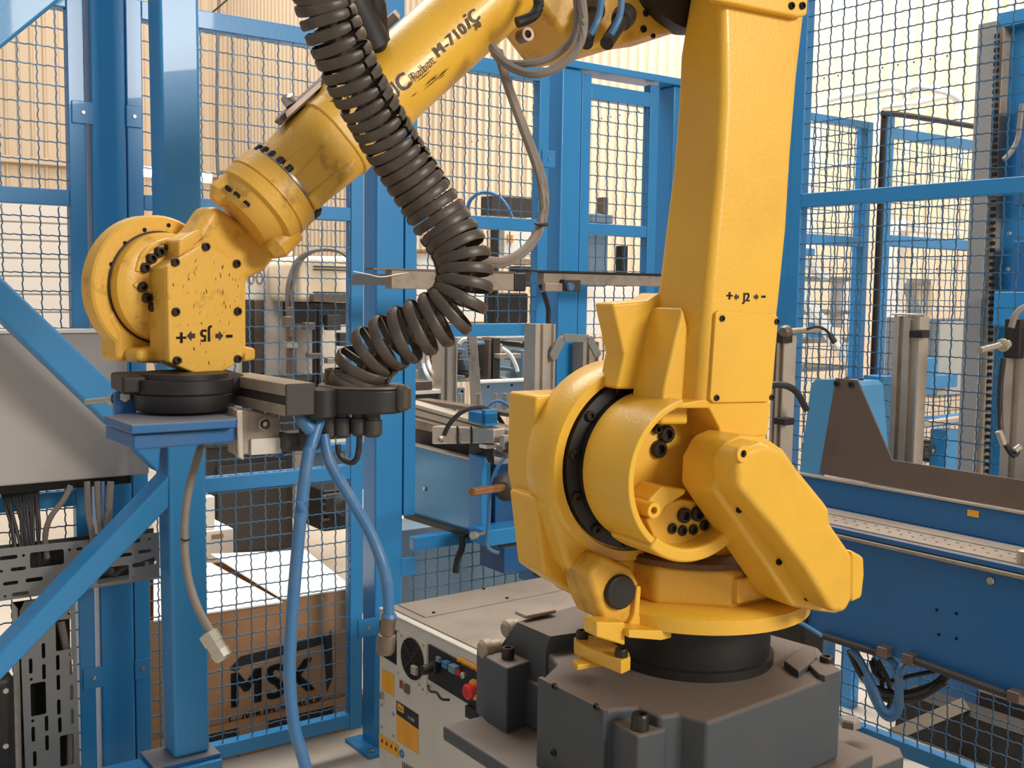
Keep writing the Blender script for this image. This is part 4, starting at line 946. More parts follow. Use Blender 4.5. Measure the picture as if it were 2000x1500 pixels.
for i, (x, y, x2, y2) in enumerate(((1172, 35, 1145, 85), (1210, 48, 1185, 85))):
    t = thing('hose_fitting', ('left', 'right')[i] + ' one of two dark hose fittings with blue tube under the forearm housing', 'fitting', P(x, y, 1.78))
    MB().lathe(P(x - 12 + i * 25, y - 22, 1.80), P(x2, y2, 1.72) - P(x - 12 + i * 25, y - 22, 1.80), [(0, 0.018), (0.015, 0.02), (0.03, 0.017), (0.032, 0.012), ((P(x2, y2, 1.72) - P(x - 12 + i * 25, y - 22, 1.80)).length, 0.011)], 14).build('fitting_body', M_BLK, t)
    MB().tube([P(x2 + 8, y2 - 18, 1.70), P(x2 + 24, y2 - 50, 1.70), P(x2 + 30, y2 - 90, 1.71), P(x2 + 36, y2 - 150, 1.72)], 0.0055, 10, 4).build('blue_tube', M_BCAB, t)

# ---------------------------------------------------------------- controller cabinet
ZC = H0 - 0.917
oc_ = onz(741, 1187, ZC); FK2 = Fr((oc_.x, oc_.y, 0), dC, nC, UP)
LK = 0.74
cb = thing('controller_cabinet', 'white robot controller cabinet with fan and control panel behind the pedestal', 'cabinet', FK2.pt(0.3, -0.3, 0))
MB().box(FK2, 0, LK, -0.62, 0, 0.05, ZC - 0.004).build('body', M_CAB, cb, bevel=0.004)
MB().box(FK2, 0.03, LK - 0.03, -0.6, -0.03, 0.0, 0.05).build('plinth', M_BLK, cb)
MB().box(FK2, 0.012, LK, -0.62, -0.022, ZC - 0.004, ZC + 0.004).build('top_sheet', M_CABT, cb, bevel=0.002)
MB().box(FK2, 0, LK, -0.02, 0.003, ZC - 0.004, ZC + 0.002).build('front_edge', M_CAB, cb, bevel=0.003)
q0 = onz(800, 1200, ZC); 
def ck(x, y, b=0.0): return FK2.hit(x, y, b)
def cbox(x0, y0, x1, y1, b0, b1, name, m, par=cb, bevel=0.0015):
    a, c = ck(x0, y0, b1); a2, c2 = ck(x1, y1, b1)
    return MB().box(FK2, a, a2, b0, b1, min(c, c2), max(c, c2)).build(name, m, par, bevel=bevel)
# cover sheets and grooves on top
MB().box(FK2, 0.02, 0.17, -0.6, -0.05, ZC + 0.004, ZC + 0.007).build('top_cover', M_CABT, cb, bevel=0.001)
for a, b in ((0.15, -0.09), (0.15, -0.35), (0.03, -0.35)): bolt(cb, FK2.pt(a, b, ZC + 0.007), UP, 0.005, 0.003, HOLE, 'screw')
# fan plate, grille rings
fp_ = MB().prism(FK2, [ck(777, 1224), ck(835, 1256), ck(835, 1358), ck(777, 1318)], 0, 0.004).build('fan_plate', M_CAB, cb, bevel=0.001)
fc = ck(805, 1287, 0.006); r0 = 0.058
MB().lathe(FK2.pt(fc[0], 0.003, fc[1]), nC, [(0, r0), (0.002, r0)], 36).build('fan_hole', M_HOLE, fp_)
for k in range(8): MB().ringsolid(FK2.pt(fc[0], 0.006, fc[1]), nC, r0 - k * 0.0068, r0 - k * 0.0068 - 0.0022, 0, 0.002, 32).build('grille_ring', M_DARK, fp_, fix=False)
for k in range(2):
    an = math.radians(45 + 90 * k); dx, dz = math.cos(an) * r0, math.sin(an) * r0
    MB().tube([FK2.pt(fc[0] - dx, 0.009, fc[1] - dz), FK2.pt(fc[0] + dx, 0.009, fc[1] + dz)], 0.0015, 6, 1).build('grille_bar', M_DARK, fp_)
for x, y in ((780, 1232), (787, 1241), (830, 1260), (780, 1314), (822, 1337), (829, 1346)): bolt(fp_, FK2.pt(*(lambda c: (c[0], 0.003, c[1]))(ck(x, y))), nC, 0.0045, 0.003, HEX, 'screw')
def cpoly(pts, b0, b1, name, m, par=cb, bevel=0.001): return MB().prism(FK2, [ck(x, y, b1) for x, y in pts], b0, b1).build(name, m, par, bevel=bevel)
cpoly([(741, 1212), (773, 1232), (775, 1300), (741, 1278)], -0.001, 0.002, 'dark_opening', M_HOLE)
pn = cpoly([(836, 1258), (945, 1318), (946, 1395), (836, 1327)], 0, 0.005, 'control_panel', M_BLK)
pnl = cpoly([(892, 1282), (941, 1308), (941, 1318), (892, 1292)], 0.001, 0.0065, 'panel_label', M_ORG, pn)
text_flat('lettering', 'FANUC SYSTEM R-30iB', 0.008, FK2.pt(ck(916, 1302)[0], 0.0072, ck(916, 1302)[1]), dC, UP, M_INKY, pnl, 0.0002)
# service socket, switches, lamps
a, c = ck(856, 1302); MB().lathe(FK2.pt(a, 0.0, c), nC, [(0, 0.018), (0.02, 0.018), (0.024, 0.014), (0.05, 0.013), (0.052, 0.008)], 16).build('service_plug', M_BLK, pn)
MB().box(FK2.at(FK2.pt(ck(828, 1305)[0], 0.03, ck(828, 1305)[1])), -0.012, 0.01, -0.006, 0.006, -0.012, 0.012).build('plug_clip', M_ALU, pn, bevel=0.002)
cbox(850, 1282, 857, 1295, 0, 0.014, 'switch', M_BLUES, pn); cbox(862, 1290, 872, 1308, 0, 0.02, 'switch', M_BCAB, pn); cbox(875, 1297, 887, 1318, 0, 0.022, 'switch', M_BLUES, pn)
for x, y, m, nm in ((894, 1313, M_RED, 'red_lamp'), (904, 1319, M_NIK, 'white_lamp')):
    a, c = ck(x, y, 0.01); MB().lathe(FK2.pt(a, 0.004, c), nC, [(0, 0.009), (0.008, 0.009), (0.012, 0.006), (0.013, 0)], 16).build(nm, m, pn)
a, c = ck(927, 1347, 0.006); MB().ringsolid(FK2.pt(a, 0.005, c), nC, 0.027, 0.010, 0, 0.002, 32).build('stop_button_ring', M_ORG, pn)
a, c = ck(922, 1348, 0.02); es = MB().lathe(FK2.pt(a + 0.003, 0.007, c), nC, [(0, 0.012), (0.016, 0.012), (0.019, 0.019), (0.03, 0.020), (0.036, 0.014), (0.037, 0)], 24).build('stop_button', M_RED, pn)
# bent wire hook, black latch, small items
MB().tube([FK2.pt(*(lambda c: (c[0], b, c[1]))(ck(x, y, b))) for x, y, b in ((836, 1340, 0.0), (840, 1350, 0.03), (853, 1353, 0.04), (862, 1365, 0.04), (878, 1367, 0.02))], 0.0035, 8, 4).build('wire_hook', M_KCAB, cb)
cbox(908, 1377, 929, 1412, 0, 0.012, 'latch', M_BLK); cbox(788, 1335, 797, 1357, 0, 0.006, 'small_switch', M_STLP); cbox(780, 1327, 787, 1347, 0, 0.001, 'small_label', M_COP)
# labels
l_ = cpoly([(746, 1306), (770, 1318), (769, 1362), (746, 1346)], 0.0, 0.0012, 'warning_label', M_ORG)
l2 = cpoly([(774, 1368), (817, 1396), (817, 1425), (774, 1394)], 0.0, 0.0012, 'title_label', M_BLK)
l2b = cpoly([(774, 1394), (817, 1425), (817, 1474), (774, 1446)], 0.0, 0.0012, 'warning_label', M_ORG)
l2c = cpoly([(776, 1372), (788, 1381), (788, 1394), (776, 1387)], 0.0, 0.0022, 'brand_label', M_ORG)
l3 = cpoly([(740, 1432), (778, 1456), (778, 1481), (740, 1458)], 0.0, 0.0012, 'warning_label', M_ORG)
def ctext(s, x, y, size, m, par, b=0.0025, bold=0.0002): a, c = ck(x, y, b); text_flat('lettering', s, size, FK2.pt(a, b, c), dC, UP, m, par, bold)
ctext('FANUC', 782, 1386, 0.006, M_INKY, l2c, 0.003); ctext('R-30iB', 803, 1407, 0.013, M_WHT, l2, 0.002)
for i in range(7): ctext('-- -------- ----', 796, 1422 + i * 7 - 4, 0.007, M_INKY, l2b, 0.002, 0.0)
for i in range(5): ctext('--- ----', 758, 1322 + i * 8, 0.008, M_INKY, l_, 0.002, 0.0)
for i in range(4):
    a, c = ck(746 + i * 9, 1446 + i * 5.5, 0.002); mb = MB(); mb.add([FK2.pt(a - 0.007, 0.002, c - 0.006), FK2.pt(a + 0.007, 0.002, c - 0.006), FK2.pt(a, 0.002, c + 0.007)], [(0, 1, 2)]); mb.build('lettering', M_INKY, l3, fix=False)
a, c = ck(785, 1472); MB().ringsolid(FK2.pt(a, 0.0, c), nC, 0.012, 0.005, 0, 0.002, 20).build('round_sticker', M_BCAB, cb)
for x, y, r in ((747, 1358, 0.012), (746, 1377, 0.005), (769, 1394, 0.006), (746, 1420, 0.005), (769, 1437, 0.005)):
    a, c = ck(x, y); bolt(cb, FK2.pt(a, 0.0, c), nC, r, r * 0.6, HEX, 'screw')
for i in range(9): 
    a, c = ck(787 + i * 3.2, 1492 + i * 1.8); MB().box(FK2, a - 0.0018, a + 0.0018, 0, 0.001, c - 0.04, c + 0.006).build('barcode_bar', M_INK, cb, fix=False)

# ---------------------------------------------------------------- cardboard boxes behind the fence
FX = Fr(FA.pt(0, -0.22, 0), dA, nA, UP)
x0, x1 = FX.s(250, 1200), FX.s(700, 1200); zt = FX.h(685, 1152)
cx = thing('cardboard_box', 'large printed cardboard box with open flaps behind the mesh fence', 'box', FX.pt(x0, 0, 0))
zt = FX.h(550, 1172)
MB().box(FX, x0, x1, -0.004, 0, 0.12, zt).build('front_wall', M_CARD, cx); MB().box(FX, x0, x0 + 0.004, -0.6, 0, 0.12, zt).build('side_wall', M_CARD, cx)
MB().box(FX, x1 - 0.004, x1, -0.6, 0, 0.12, zt).build('side_wall', M_CARD, cx); MB().box(FX, x0, x1, -0.6, -0.596, 0.12, zt).build('back_wall', M_CARD, cx)
MB().plan([onz(x, y, zt) for x, y in ((300, 1214), (552, 1177), (412, 1100), (300, 1112))], zt - 0.002, zt + 0.003).build('top_flap', M_CARDW, cx)  # white colour stands in for strong overhead light on the flap
MB().loft([onz(552, 1172, zt + 0.004), onz(690, 1150, zt + 0.004), onz(596, 1076, zt + 0.03), onz(412, 1084, zt + 0.03)], [onz(552, 1172, zt + 0.004) + UP * 0.005, onz(690, 1150, zt + 0.004) + UP * 0.005, onz(596, 1076, zt + 0.03) + UP * 0.005, onz(412, 1084, zt + 0.03) + UP * 0.005]).build('top_flap', M_CARDW, cx)  # second flap, overhead light likewise put into its white colour
a, c = FX.hit(548, 1360, 0.001)
SPC[0] = 1.12
text_flat('lettering', 'MSK', 0.165, FX.pt(FX.s(532, 1320), 0.001, FX.h(532, 1364)), dA, UP, M_INK, cx, 0.0065, 'CENTER', 0.9)
SPC[0] = 1.0
text_flat('lettering', 'COVERTECH-GROUP', 0.036, FX.pt(FX.s(540, 1390), 0.001, FX.h(540, 1391)), dA, UP, M_INK, cx, 0.0008, 'CENTER', 0.98)
mb = MB(); a, c = FX.hit(632, 1300, 0.001); mb.add([FX.pt(a, 0.001, c + 0.09), FX.pt(a + 0.03, 0.001, c + 0.12), FX.pt(a + 0.035, 0.001, c - 0.05), FX.pt(a + 0.012, 0.001, c - 0.1)], [(0, 1, 2, 3)]); mb.build('logo_stroke', M_INK, cx, fix=False)
mb = MB(); mb.add([FX.pt(p_[0], 0.001, p_[1]) for p_ in (FX.hit(x, y, 0.001) for x, y in ((446, 1308), (470, 1282), (636, 1240), (636, 1257), (476, 1300), (462, 1312)))], [(0, 1, 2, 3, 4, 5)]); mb.build('logo_stroke', M_INK, cx, fix=False)
FX2 = Fr(FA.pt(0, -0.95, 0), dA, nA, UP)
b2 = thing('parcel', 'small white parcel on top of the large cardboard box', 'box', FX2.pt(FX2.s(430, 1050), 0, FX2.h(430, 1080)))
MB().box(FX2, FX2.s(300, 1050), FX2.s(456, 1050), -0.3, 0, 0.0, FX2.h(430, 1035)).build('carton', M_CARDW, b2, bevel=0.004)
MB().box(FX2, FX2.s(413, 1050), FX2.s(436, 1050), 0, 0.002, FX2.h(425, 1052), FX2.h(425, 1043)).build('address_label', M_CARD, b2)
MB().box(FX2, FX2.s(300, 1050), FX2.s(424, 1050), -0.28, -0.02, FX2.h(430, 1035), FX2.h(430, 970)).build('upper_carton', M_CARDW, b2, bevel=0.004)
pal = thing('pallet', 'wooden pallet under the large cardboard box', 'pallet', FX.pt((x0 + x1) / 2, -0.3, 0))
for i in range(5): MB().box(FX, x0 - 0.03, x1 + 0.03, -0.6 + i * 0.13, -0.5 + i * 0.13, 0.1, 0.118).build('plank', M_CARD, pal)
MB().box(FX, x0 - 0.03, x1 + 0.1, -0.03, 0.0, 0.0, 0.1).build('shade_board', mat('shade_brown', (58, 46, 38), 0.8), pal)  # dark board added as the shade in the space under the box
for i in range(3): MB().box(FX, x0 + i * (x1 - x0 - 0.1) / 2, x0 + 0.1 + i * (x1 - x0 - 0.1) / 2, -0.6, 0.02, 0, 0.1).build('block', M_CARD, pal)

# ---------------------------------------------------------------- machines beyond the left fence
def mbox(F, x0, y0, x1, y1, t0, t1, name, m, par=None, bevel=0.003):
    a, c = F.hit(x0, y0, t1); a2, c2 = F.hit(x1, y1, t1); ym = (y0 + y1) / 2; xm = (x0 + x1) / 2
    a = F.s(x0, ym, t1); a2 = F.s(x1, ym, t1); c = F.h(xm, y0, t1); c2 = F.h(xm, y1, t1)
    return MB().box(F, a, a2, t0, t1, min(c, c2), max(c, c2)).build(name, m, par, bevel=bevel)
G1 = Aat(480, 5.4)
t = thing('dark_cabinet', 'dark brown machine cabinet behind the cardboard box', 'cabinet', G1.pt(0, 0, 0))
mbox(G1, 405, 868, 572, 1085, -0.5, 0, 'body', M_DARK, t); mbox(G1, 425, 905, 560, 1075, 0, 0.02, 'door', M_DARK, t)
mbox(G1, 405, 862, 572, 870, -0.5, 0.03, 'top_sheet', M_DARK, t)
G2 = Aat(520, 6.0)
t = thing('white_machine', 'tall white machine cabinet behind the fence, right of the wrist', 'machine', G2.pt(0, 0, 0))
mbox(G2, 400, 488, 573, 860, -0.6, 0, 'body', M_CAB, t); mbox(G2, 541, 500, 573, 517, 0, 0.01, 'display', M_DARK, t)
mbox(G2, 540, 543, 560, 572, 0, 0.008, 'notice', M_WHT, t); mbox(G2, 474, 585, 516, 860, 0, 0.012, 'recess_panel', M_DARK, t); mbox(G2, 497, 586, 514, 730, 0.012, 0.02, 'slot_panel', M_STLP, t)
text_flat('lettering', '900', 0.1, G2.pt(G2.s(490, 550), 0.003, G2.h(490, 555)), dA, UP, M_GREY, t, 0.0, 'CENTER')
mbox(G2, 573, 500, 580, 870, -0.1, 0.02, 'corner_strip', M_GALV, t)
mbox(G2, 572, 880, 600, 1010, -0.3, 0.0, 'lower_panel', M_CAB, t)
G3 = Aat(640, 5.8)
t = thing('hooded_machine', 'beige machine with rounded hood behind the left fence', 'machine', G3.pt(0, 0, 0.8))
hp_ = [(585, 590), (580, 520), (588, 505), (600, 500), (690, 500), (705, 520), (705, 590)]
MB().pprism(G3, hp_, -0.5, 0).build('hood', M_BEIGE, t, bevel=0.03, seg=4)
for i in range(5): mbox(G3, 612, 520 + i * 6 if i < 2 else 560 + i * 5, 682, 522.5 + i * 6 if i < 2 else 562.5 + i * 5, 0, 0.006, 'vent_slit', M_DARK, t)
mbox(G3, 612, 575, 690, 590, 0.0, 0.05, 'hood_lip', M_STLP, t)
mbox(G3, 612, 592, 700, 634, -0.4, 0.02, 'drive_unit', M_DARK, t); mbox(G3, 578, 592, 700, 742, -0.45, -0.4, 'rear_sheet', M_CAB, t)
mbox(G3, 550, 742, 700, 860, -0.5, 0.0, 'machine_bed', M_DARK, t)
for x in (563, 568, 614, 622): mbox(G3, x, 600, x + 5, 760, 0.0, 0.03, 'upright', M_STLP if x < 600 else M_KCAB, t)
for x, y, w_, h_ in ((558, 618, 14, 22), (566, 640, 10, 18), (560, 668, 22, 12), (596, 630, 20, 14), (640, 615, 26, 30), (664, 650, 18, 26), (604, 690, 24, 8), (640, 700, 30, 10)):
    mbox(G3, x, y, x + w_, y + h_, 0.02, 0.07, 'valve', random.choice((M_DARK, M_STLP, M_ALUD)), t)
MB().tube([P(*q) for q in ((565, 640, 5.75), (562, 570, 5.7), (575, 520, 5.7), (600, 493, 5.7), (640, 486, 5.75), (675, 494, 5.8), (690, 505, 5.8))], 0.014, 8, 5).build('machine_hose', M_GREY, t)
MB().tube([P(*q) for q in ((572, 640, 5.72), (572, 560, 5.7), (588, 510, 5.7), (620, 488, 5.72), (660, 490, 5.75), (690, 512, 5.8))], 0.01, 8, 5).build('machine_hose', M_GREY, t)
G4 = Aat(650, 5.2)
t = thing('black_motor_unit', 'black motor unit beside pale panel behind the left fence', 'motor', G4.pt(0, 0, 0.3))
mbox(G4, 632, 955, 700, 1035, -0.3, 0, 'housing', M_BLK, t, 0.01); mbox(G4, 640, 965, 672, 1000, 0, 0.04, 'terminal_box', M_DARK, t, 0.006)
c0 = P(668, 985, 5.1); MB().cyl(c0, c0 + nA * 0.08, 0.05, 18).build('shaft_end', M_DARK, t)
for i in range(4): mbox(G4, 632, 968 + i * 15, 645, 972 + i * 15, 0, 0.03, 'cooling_fin', M_STLP, t)
t = thing('blue_side_panel', 'blue machine side panel behind the left fence beside the post', 'panel', G4.pt(0, -0.4, 0.3))
G4b = Aat(660, 5.5); mbox(G4b, 612, 880, 720, 960, -0.05, 0, 'sheet', M_BLUES, t); mbox(G4b, 612, 868, 720, 882, -0.05, 0.03, 'edge', M_BLUE, t)

# machine with aluminium profiles in the middle
G5 = Cat(900, 4.6)
G5a = Aat(900, 4.7)
t = thing('assembly_machine', 'assembly machine with aluminium uprights beyond the fence opening', 'machine', P(900, 860, 4.8) * 1)
def upright(F, x0, x1, y0, y1, par, name='profile_post', m=None, d=0.08):
    a = F.s(x0, (y0 + y1) / 2); a2 = F.s(x1, (y0 + y1) / 2); z0 = F.h((x0 + x1) / 2, y1); z1 = F.h((x0 + x1) / 2, y0); w_ = a2 - a; g = w_ * 0.12
    o = MB().prism(Fr(F.O, F.x, F.z, F.y), [(a, -d), (a2, -d), (a2, 0), (a + w_ * 0.5 + g + w_ * 0.3, 0), (a + w_ * 0.5 + g + w_ * 0.3, -0.012), (a + w_ * 0.62, -0.012), (a + w_ * 0.62, 0), (a + w_ * 0.38, 0), (a + w_ * 0.38, -0.012), (a + w_ * 0.2, -0.012), (a + w_ * 0.2, 0), (a, 0)], z0, z1)
    return o.build(name, m or M_ALU, par, sharp=20)
upright(G5a, 787, 805, 665, 870, t); upright(G5a, 861, 893, 660, 870, t)
mbx = MB().loft([P(912, 655, 4.5), P(931, 655, 4.5), P(944, 815, 4.4), P(920, 815, 4.4)], [P(912, 655, 4.56), P(931, 655, 4.56), P(944, 815, 4.46), P(920, 815, 4.46)]).build('slanting_profile', M_ALUD, t, bevel=0.003)
mb = MB()
for i in range(22): q = P(914.5 + i * 0.42, 662 + i * 7, 4.48); mb.box(G5a.at(q), -0.006, 0.0, 0, 0.006, -0.003, 0.003)
stuff(mb.build('tooth_strip', M_DARK, t, fix=False))
mbox(G5a, 940, 745, 1035, 800, -0.05, 0, 'blue_plate', M_BLUES, t); mbox(G5a, 938, 742, 1036, 747, -0.05, 0.01, 'plate_edge', M_WHT, t)
mbox(G5a, 893, 757, 908, 800, -0.05, 0, 'blue_plate', M_BLUES, t)
for x, y in ((953, 755), (999, 752), (902, 764)): bolt(t, P(x, y, 4.66), nA, 0.006, 0.004, HOLE)
mbox(G5a, 963, 660, 977, 742, -0.3, -0.2, 'dark_cylinder', M_DARK, t); mbox(G5a, 954, 662, 960, 745, -0.3, -0.2, 'dark_rod', M_STLP, t)
mbox(G5a, 976, 691, 1018, 700, -0.2, -0.15, 'cross_member', M_ALUD, t)
mbox(G5a, 1020, 684, 1045, 740, -0.3, -0.2, 'slate_box', M_BLUES, t)
mbox(G5a, 805, 762, 862, 770, -0.3, 0, 'deck_edge', M_WHT, t); mbox(G5a, 805, 745, 845, 762, -0.2, 0, 'tilted_hood', M_STLP, t)
mbox(G5a, 805, 770, 862, 790, -0.3, -0.02, 'deck_front', M_DARK, t)
rnd = random.Random(3)
for i in range(46):
    x = rnd.uniform(808, 1040); y = rnd.uniform(664, 740); w_ = rnd.uniform(4, 16); h_ = rnd.uniform(3, 20)
    mbox(G5a, x, y, x + w_, y + h_, -0.5 + rnd.uniform(0, 0.15), -0.3 + rnd.uniform(0, 0.1), 'actuator', rnd.choice((M_DARK, M_STLP, M_ALUD, M_BLK, M_BLUES, M_ALU)), t, 0.002)
mbox(G5a, 800, 660, 1050, 745, -1.0, -0.9, 'back_sheet', M_BLUES, t)
for pts in (((826, 675, 4.75), (827, 710, 4.75), (836, 735, 4.7), (850, 752, 4.7), (862, 756, 4.7)), ((832, 670, 4.75), (836, 705, 4.75), (845, 728, 4.7), (862, 745, 4.7)), ((897, 672, 4.7), (904, 664, 4.7), (914, 662, 4.7)), ((980, 680, 4.6), (996, 692, 4.6), (1007, 712, 4.6), (1011, 726, 4.6)), ((848, 668, 4.8), (852, 690, 4.8), (850, 715, 4.8))):
    MB().tube([P(*q) for q in pts], 0.009, 8, 4).build('white_hose', M_WHT, t)
for x in (898, 933, 936, 968, 986): 
    q = P(x, 783, 4.2); MB().cyl(q - UP * 0.05, q + UP * 0.03, 0.009 if x != 986 else 0.013, 12).build('guide_pin', M_NIK, t)

# roller conveyor running into the cell
G6 = Cat(870, 3.75)
def cpx(x, y, b=0.0): return G6.hit(x, y, b)
t = thing('infeed_conveyor', 'aluminium-sided infeed conveyor with blue side panel, left of the robot turret', 'conveyor', P(870, 1050, 3.8))
def slab(pts, b0, b1, name, m, par=t, F=G6, bevel=0.002): return MB().pprism(F, pts, b0, b1).build(name, m, par, bevel=bevel)
slab([(788, 862), (940, 905), (940, 1048), (925, 1045), (788, 1004)], -0.04, 0.0, 'side_panel', mat('polished_blue_sheet', (70, 138, 184), 0.22, 0.3, (50, 112, 160), 0.5, 3))
slab([(915, 885), (941, 894), (941, 1050), (915, 1040)], 0.0, 0.02, 'end_flange', M_BLUE)
slab([(788, 783), (1000, 842), (1000, 868), (788, 815)], -0.06, 0.0, 'side_rail', M_ALU); slab([(788, 815), (930, 850), (930, 862), (788, 832)], -0.05, -0.01, 'side_rail', M_ALUD)
slab([(788, 790), (1000, 850), (1000, 853), (788, 793)], 0.0, 0.003, 'rail_groove', M_DARK); slab([(788, 806), (1000, 862), (1000, 865), (788, 809)], 0.0, 0.003, 'rail_groove', M_DARK)
slab([(812, 779), (1002, 808), (1002, 816), (812, 787)], -0.12, -0.06, 'guide_rail', M_STLP)
slab([(788, 862), (940, 900), (940, 905), (788, 866)], -0.02, 0.006, 'panel_top_strip', M_ALU)
slab([(788, 1002), (930, 1045), (945, 1052), (945, 1060), (788, 1012)], -0.01, 0.02, 'cable_duct', M_BLK)
cy = slab([(843, 832), (964, 838), (964, 866), (843, 868)], 0.0, 0.05, 'pneumatic_cylinder', M_ALU, bevel=0.006)
for x in (891, 918): slab([(x, 832), (x + 3, 832), (x + 3, 868), (x, 868)], 0.05, 0.053, 'cable_tie', M_KCAB)
for x, y in ((863, 858), (953, 847)): MB().ringsolid(P(x, y, 3.6), nC, 0.011, 0.005, 0, 0.012, 14).build('fitting', M_NIK, cy)
MB().ringsolid(P(900, 855, 3.6), nC, 0.02, 0.014, 0, 0.01, 16).build('clip', M_ALUD, cy)
MB().tube([P(*q) for q in ((867, 850, 3.55), (880, 825, 3.55), (905, 803, 3.56), (935, 795, 3.58), (962, 805, 3.6), (980, 825, 3.62), (986, 845, 3.62))], 0.008, 10, 5).build('air_hose', M_KCAB, t)
MB().tube([P(*q) for q in ((950, 800, 3.9), (962, 786, 3.9), (978, 784, 3.9), (995, 795, 3.9), (1002, 805, 3.9))], 0.006, 8, 4).build('air_hose', M_BCAB, t)
for x, y, w_, h_, m in ((914, 805, 34, 22, M_BLUE), (940, 800, 8, 32, M_BLUE), (968, 870, 14, 20, M_ALUD), (975, 850, 10, 28, M_ALU), (990, 862, 8, 20, M_DARK), (962, 880, 26, 14, M_STLP), (935, 868, 14, 8, M_WHT)): mbox(G6, x, y, x + w_, y + h_, 0.0, 0.05, 'fitting_block', m, t)
for x, y in ((830, 955), (924, 912), (920, 912)): bolt(t, P(x, y, 3.85 if x < 900 else 3.7), nC, 0.008, 0.006, HEX)
slab([(788, 826), (940, 862), (940, 902), (788, 862)], -0.10, -0.06, 'roller_bed', M_DARK)
sh = thing('copper_shaft', 'copper-coloured shaft stub pointing left from a dark bearing', 'shaft', P(960, 957, 3.2))
MB().cyl(P(922, 961, 3.1), P(985, 952, 3.3), 0.0125, 20).build('shaft', M_COP, sh, bevel=0.002)
MB().lathe(P(982, 952, 3.29), P(1010, 949, 3.4) - P(982, 952, 3.29), [(0, 0.018), (0.02, 0.03), (0.03, 0.045), (0.05, 0.045)], 24).build('bearing', M_DARK, sh)
G7 = Aat(1000, 3.5)
t = thing('drive_frame', 'blue painted drive frame left of the robot turret', 'machine frame', P(1000, 1080, 3.4))
mbox(G7, 968, 900, 1120, 1020, -0.3, -0.1, 'side_plate', M_BLUED, t); mbox(G7, 950, 1030, 1060, 1060, -0.1, 0.0, 'lower_beam', M_BLUE, t); mbox(G7, 985, 1060, 1120, 1110, -0.2, -0.05, 'lower_plate', M_BLUED, t)
mbox(G7, 940, 860, 965, 1060, -0.2, -0.12, 'dark_channel', M_BLK, t); mbox(G7, 1075, 1090, 1120, 1132, -0.1, 0.0, 'motor', M_BLK, t)
mbox(G7, 1045, 1095, 1072, 1140, -0.2, -0.1, 'leg', M_BLUE, t)
for (x, y) in ((930, 1044),): MB().cyl(P(x - 5, y + 2, 3.3), P(x + 22, y - 4, 3.4), 0.006, 12).build('rod', M_NIK, t); MB().cyl(P(x - 7, y + 2, 3.29), P(x - 1, y + 1, 3.31), 0.012, 12).build('rod_cap', M_NIK, t)
MB().tube([P(*q) for q in ((985, 895, 3.35), (968, 920, 3.35), (958, 960, 3.35), (955, 1010, 3.35), (950, 1060, 3.35), (960, 1075, 3.35), (975, 1080, 3.35))], 0.006, 8, 5).build('air_hose', M_BCAB, t)
cable('floor_cable', [(903, 1045, 3.6), (902, 1070, 3.6), (893, 1095, 3.6), (890, 1118, 3.6)], 0.012, M_KCAB, 'short thick black cable end hanging below the conveyor duct')
t = tag(MB().box(Aat(930, 4.6), -0.5, 0.6, -0.2, 0, 0.2, 0.55).build('slate_bench', M_BLUES, bevel=0.004), 'slate blue bench seen through the mesh above the controller', 'bench')

# aluminium arm and rail in front of the fence
G8 = Aat(900, 3.2)
t = thing('swing_rail', 'long aluminium rail running level behind the cable guard', 'rail', P(900, 550, 3.2))
a = G8.s(765, 550); a2 = G8.s(1004, 550); z0 = G8.h(900, 566); z1 = G8.h(900, 531)
MB().box(G8, G8.s(772, 550), G8.s(780, 550), -0.27, -0.04, z0 + 0.01, z1 - 0.01).build('support_arm', M_GALV, t)
MB().box(G8, a, a2, -0.04, 0, z0, z1).build('beam', M_ALUD, t, bevel=0.002)
MB().box(G8, G8.s(728, 530), a2, -0.05, 0.004, z1, z1 + 0.005).build('top_strip', M_STLP, t)
MB().box(G8, a2, G8.s(1028, 550), -0.042, 0.002, z0 - 0.002, z1 + 0.002).build('end_cap', M_BLK, t, bevel=0.006)
G9 = Aat(1150, 3.75)
t = thing('sensor_rail', 'aluminium rail with clamped sensor left of the yellow upper arm', 'rail', P(1150, 545, 3.7))
z1 = G9.h(1150, 534); z0 = G9.h(1150, 557)
MB().box(G9, G9.s(1062, 545), G9.s(1330, 545), -0.04, 0, z0, z1).build('beam', M_ALUD, t, bevel=0.004)
MB().box(G9, G9.s(1030, 530), G9.s(1330, 530), -0.05, 0.012, z1, z1 + 0.006).build('top_strip', M_BLK, t)
mbox(G9, 1103, 546, 1135, 569, 0, 0.03, 'sensor', M_DARK, t, 0.004); mbox(G9, 1065, 553, 1100, 570, 0, 0.02, 'sensor_plug', M_ALUD, t, 0.004)
c0 = P(1112, 560, 3.65); MB().cyl(c0, c0 + nA * 0.012, 0.013, 18).build('lens', M_BCAB, t)
MB().tube([P(*q) for q in ((1063, 568, 3.68), (1055, 560, 3.68), (1058, 550, 3.68), (1068, 548, 3.68))], 0.006, 8, 4).build('sensor_cable', M_KCAB, t)
MB().tube([P(*q) for q in ((1060, 568, 3.7), (1066, 585, 3.72), (1071, 605, 3.74), (1071, 635, 3.74))], 0.009, 8, 4).build('sensor_cable', M_KCAB, t)
G10 = Aat(1064, 3.45)
t = thing('profile_post', 'short aluminium profile post left of the turret, with folding bracket', 'post', P(1064, 775, 3.45))
upright(G10, 1044, 1083, 633, 900, t, d=0.06)
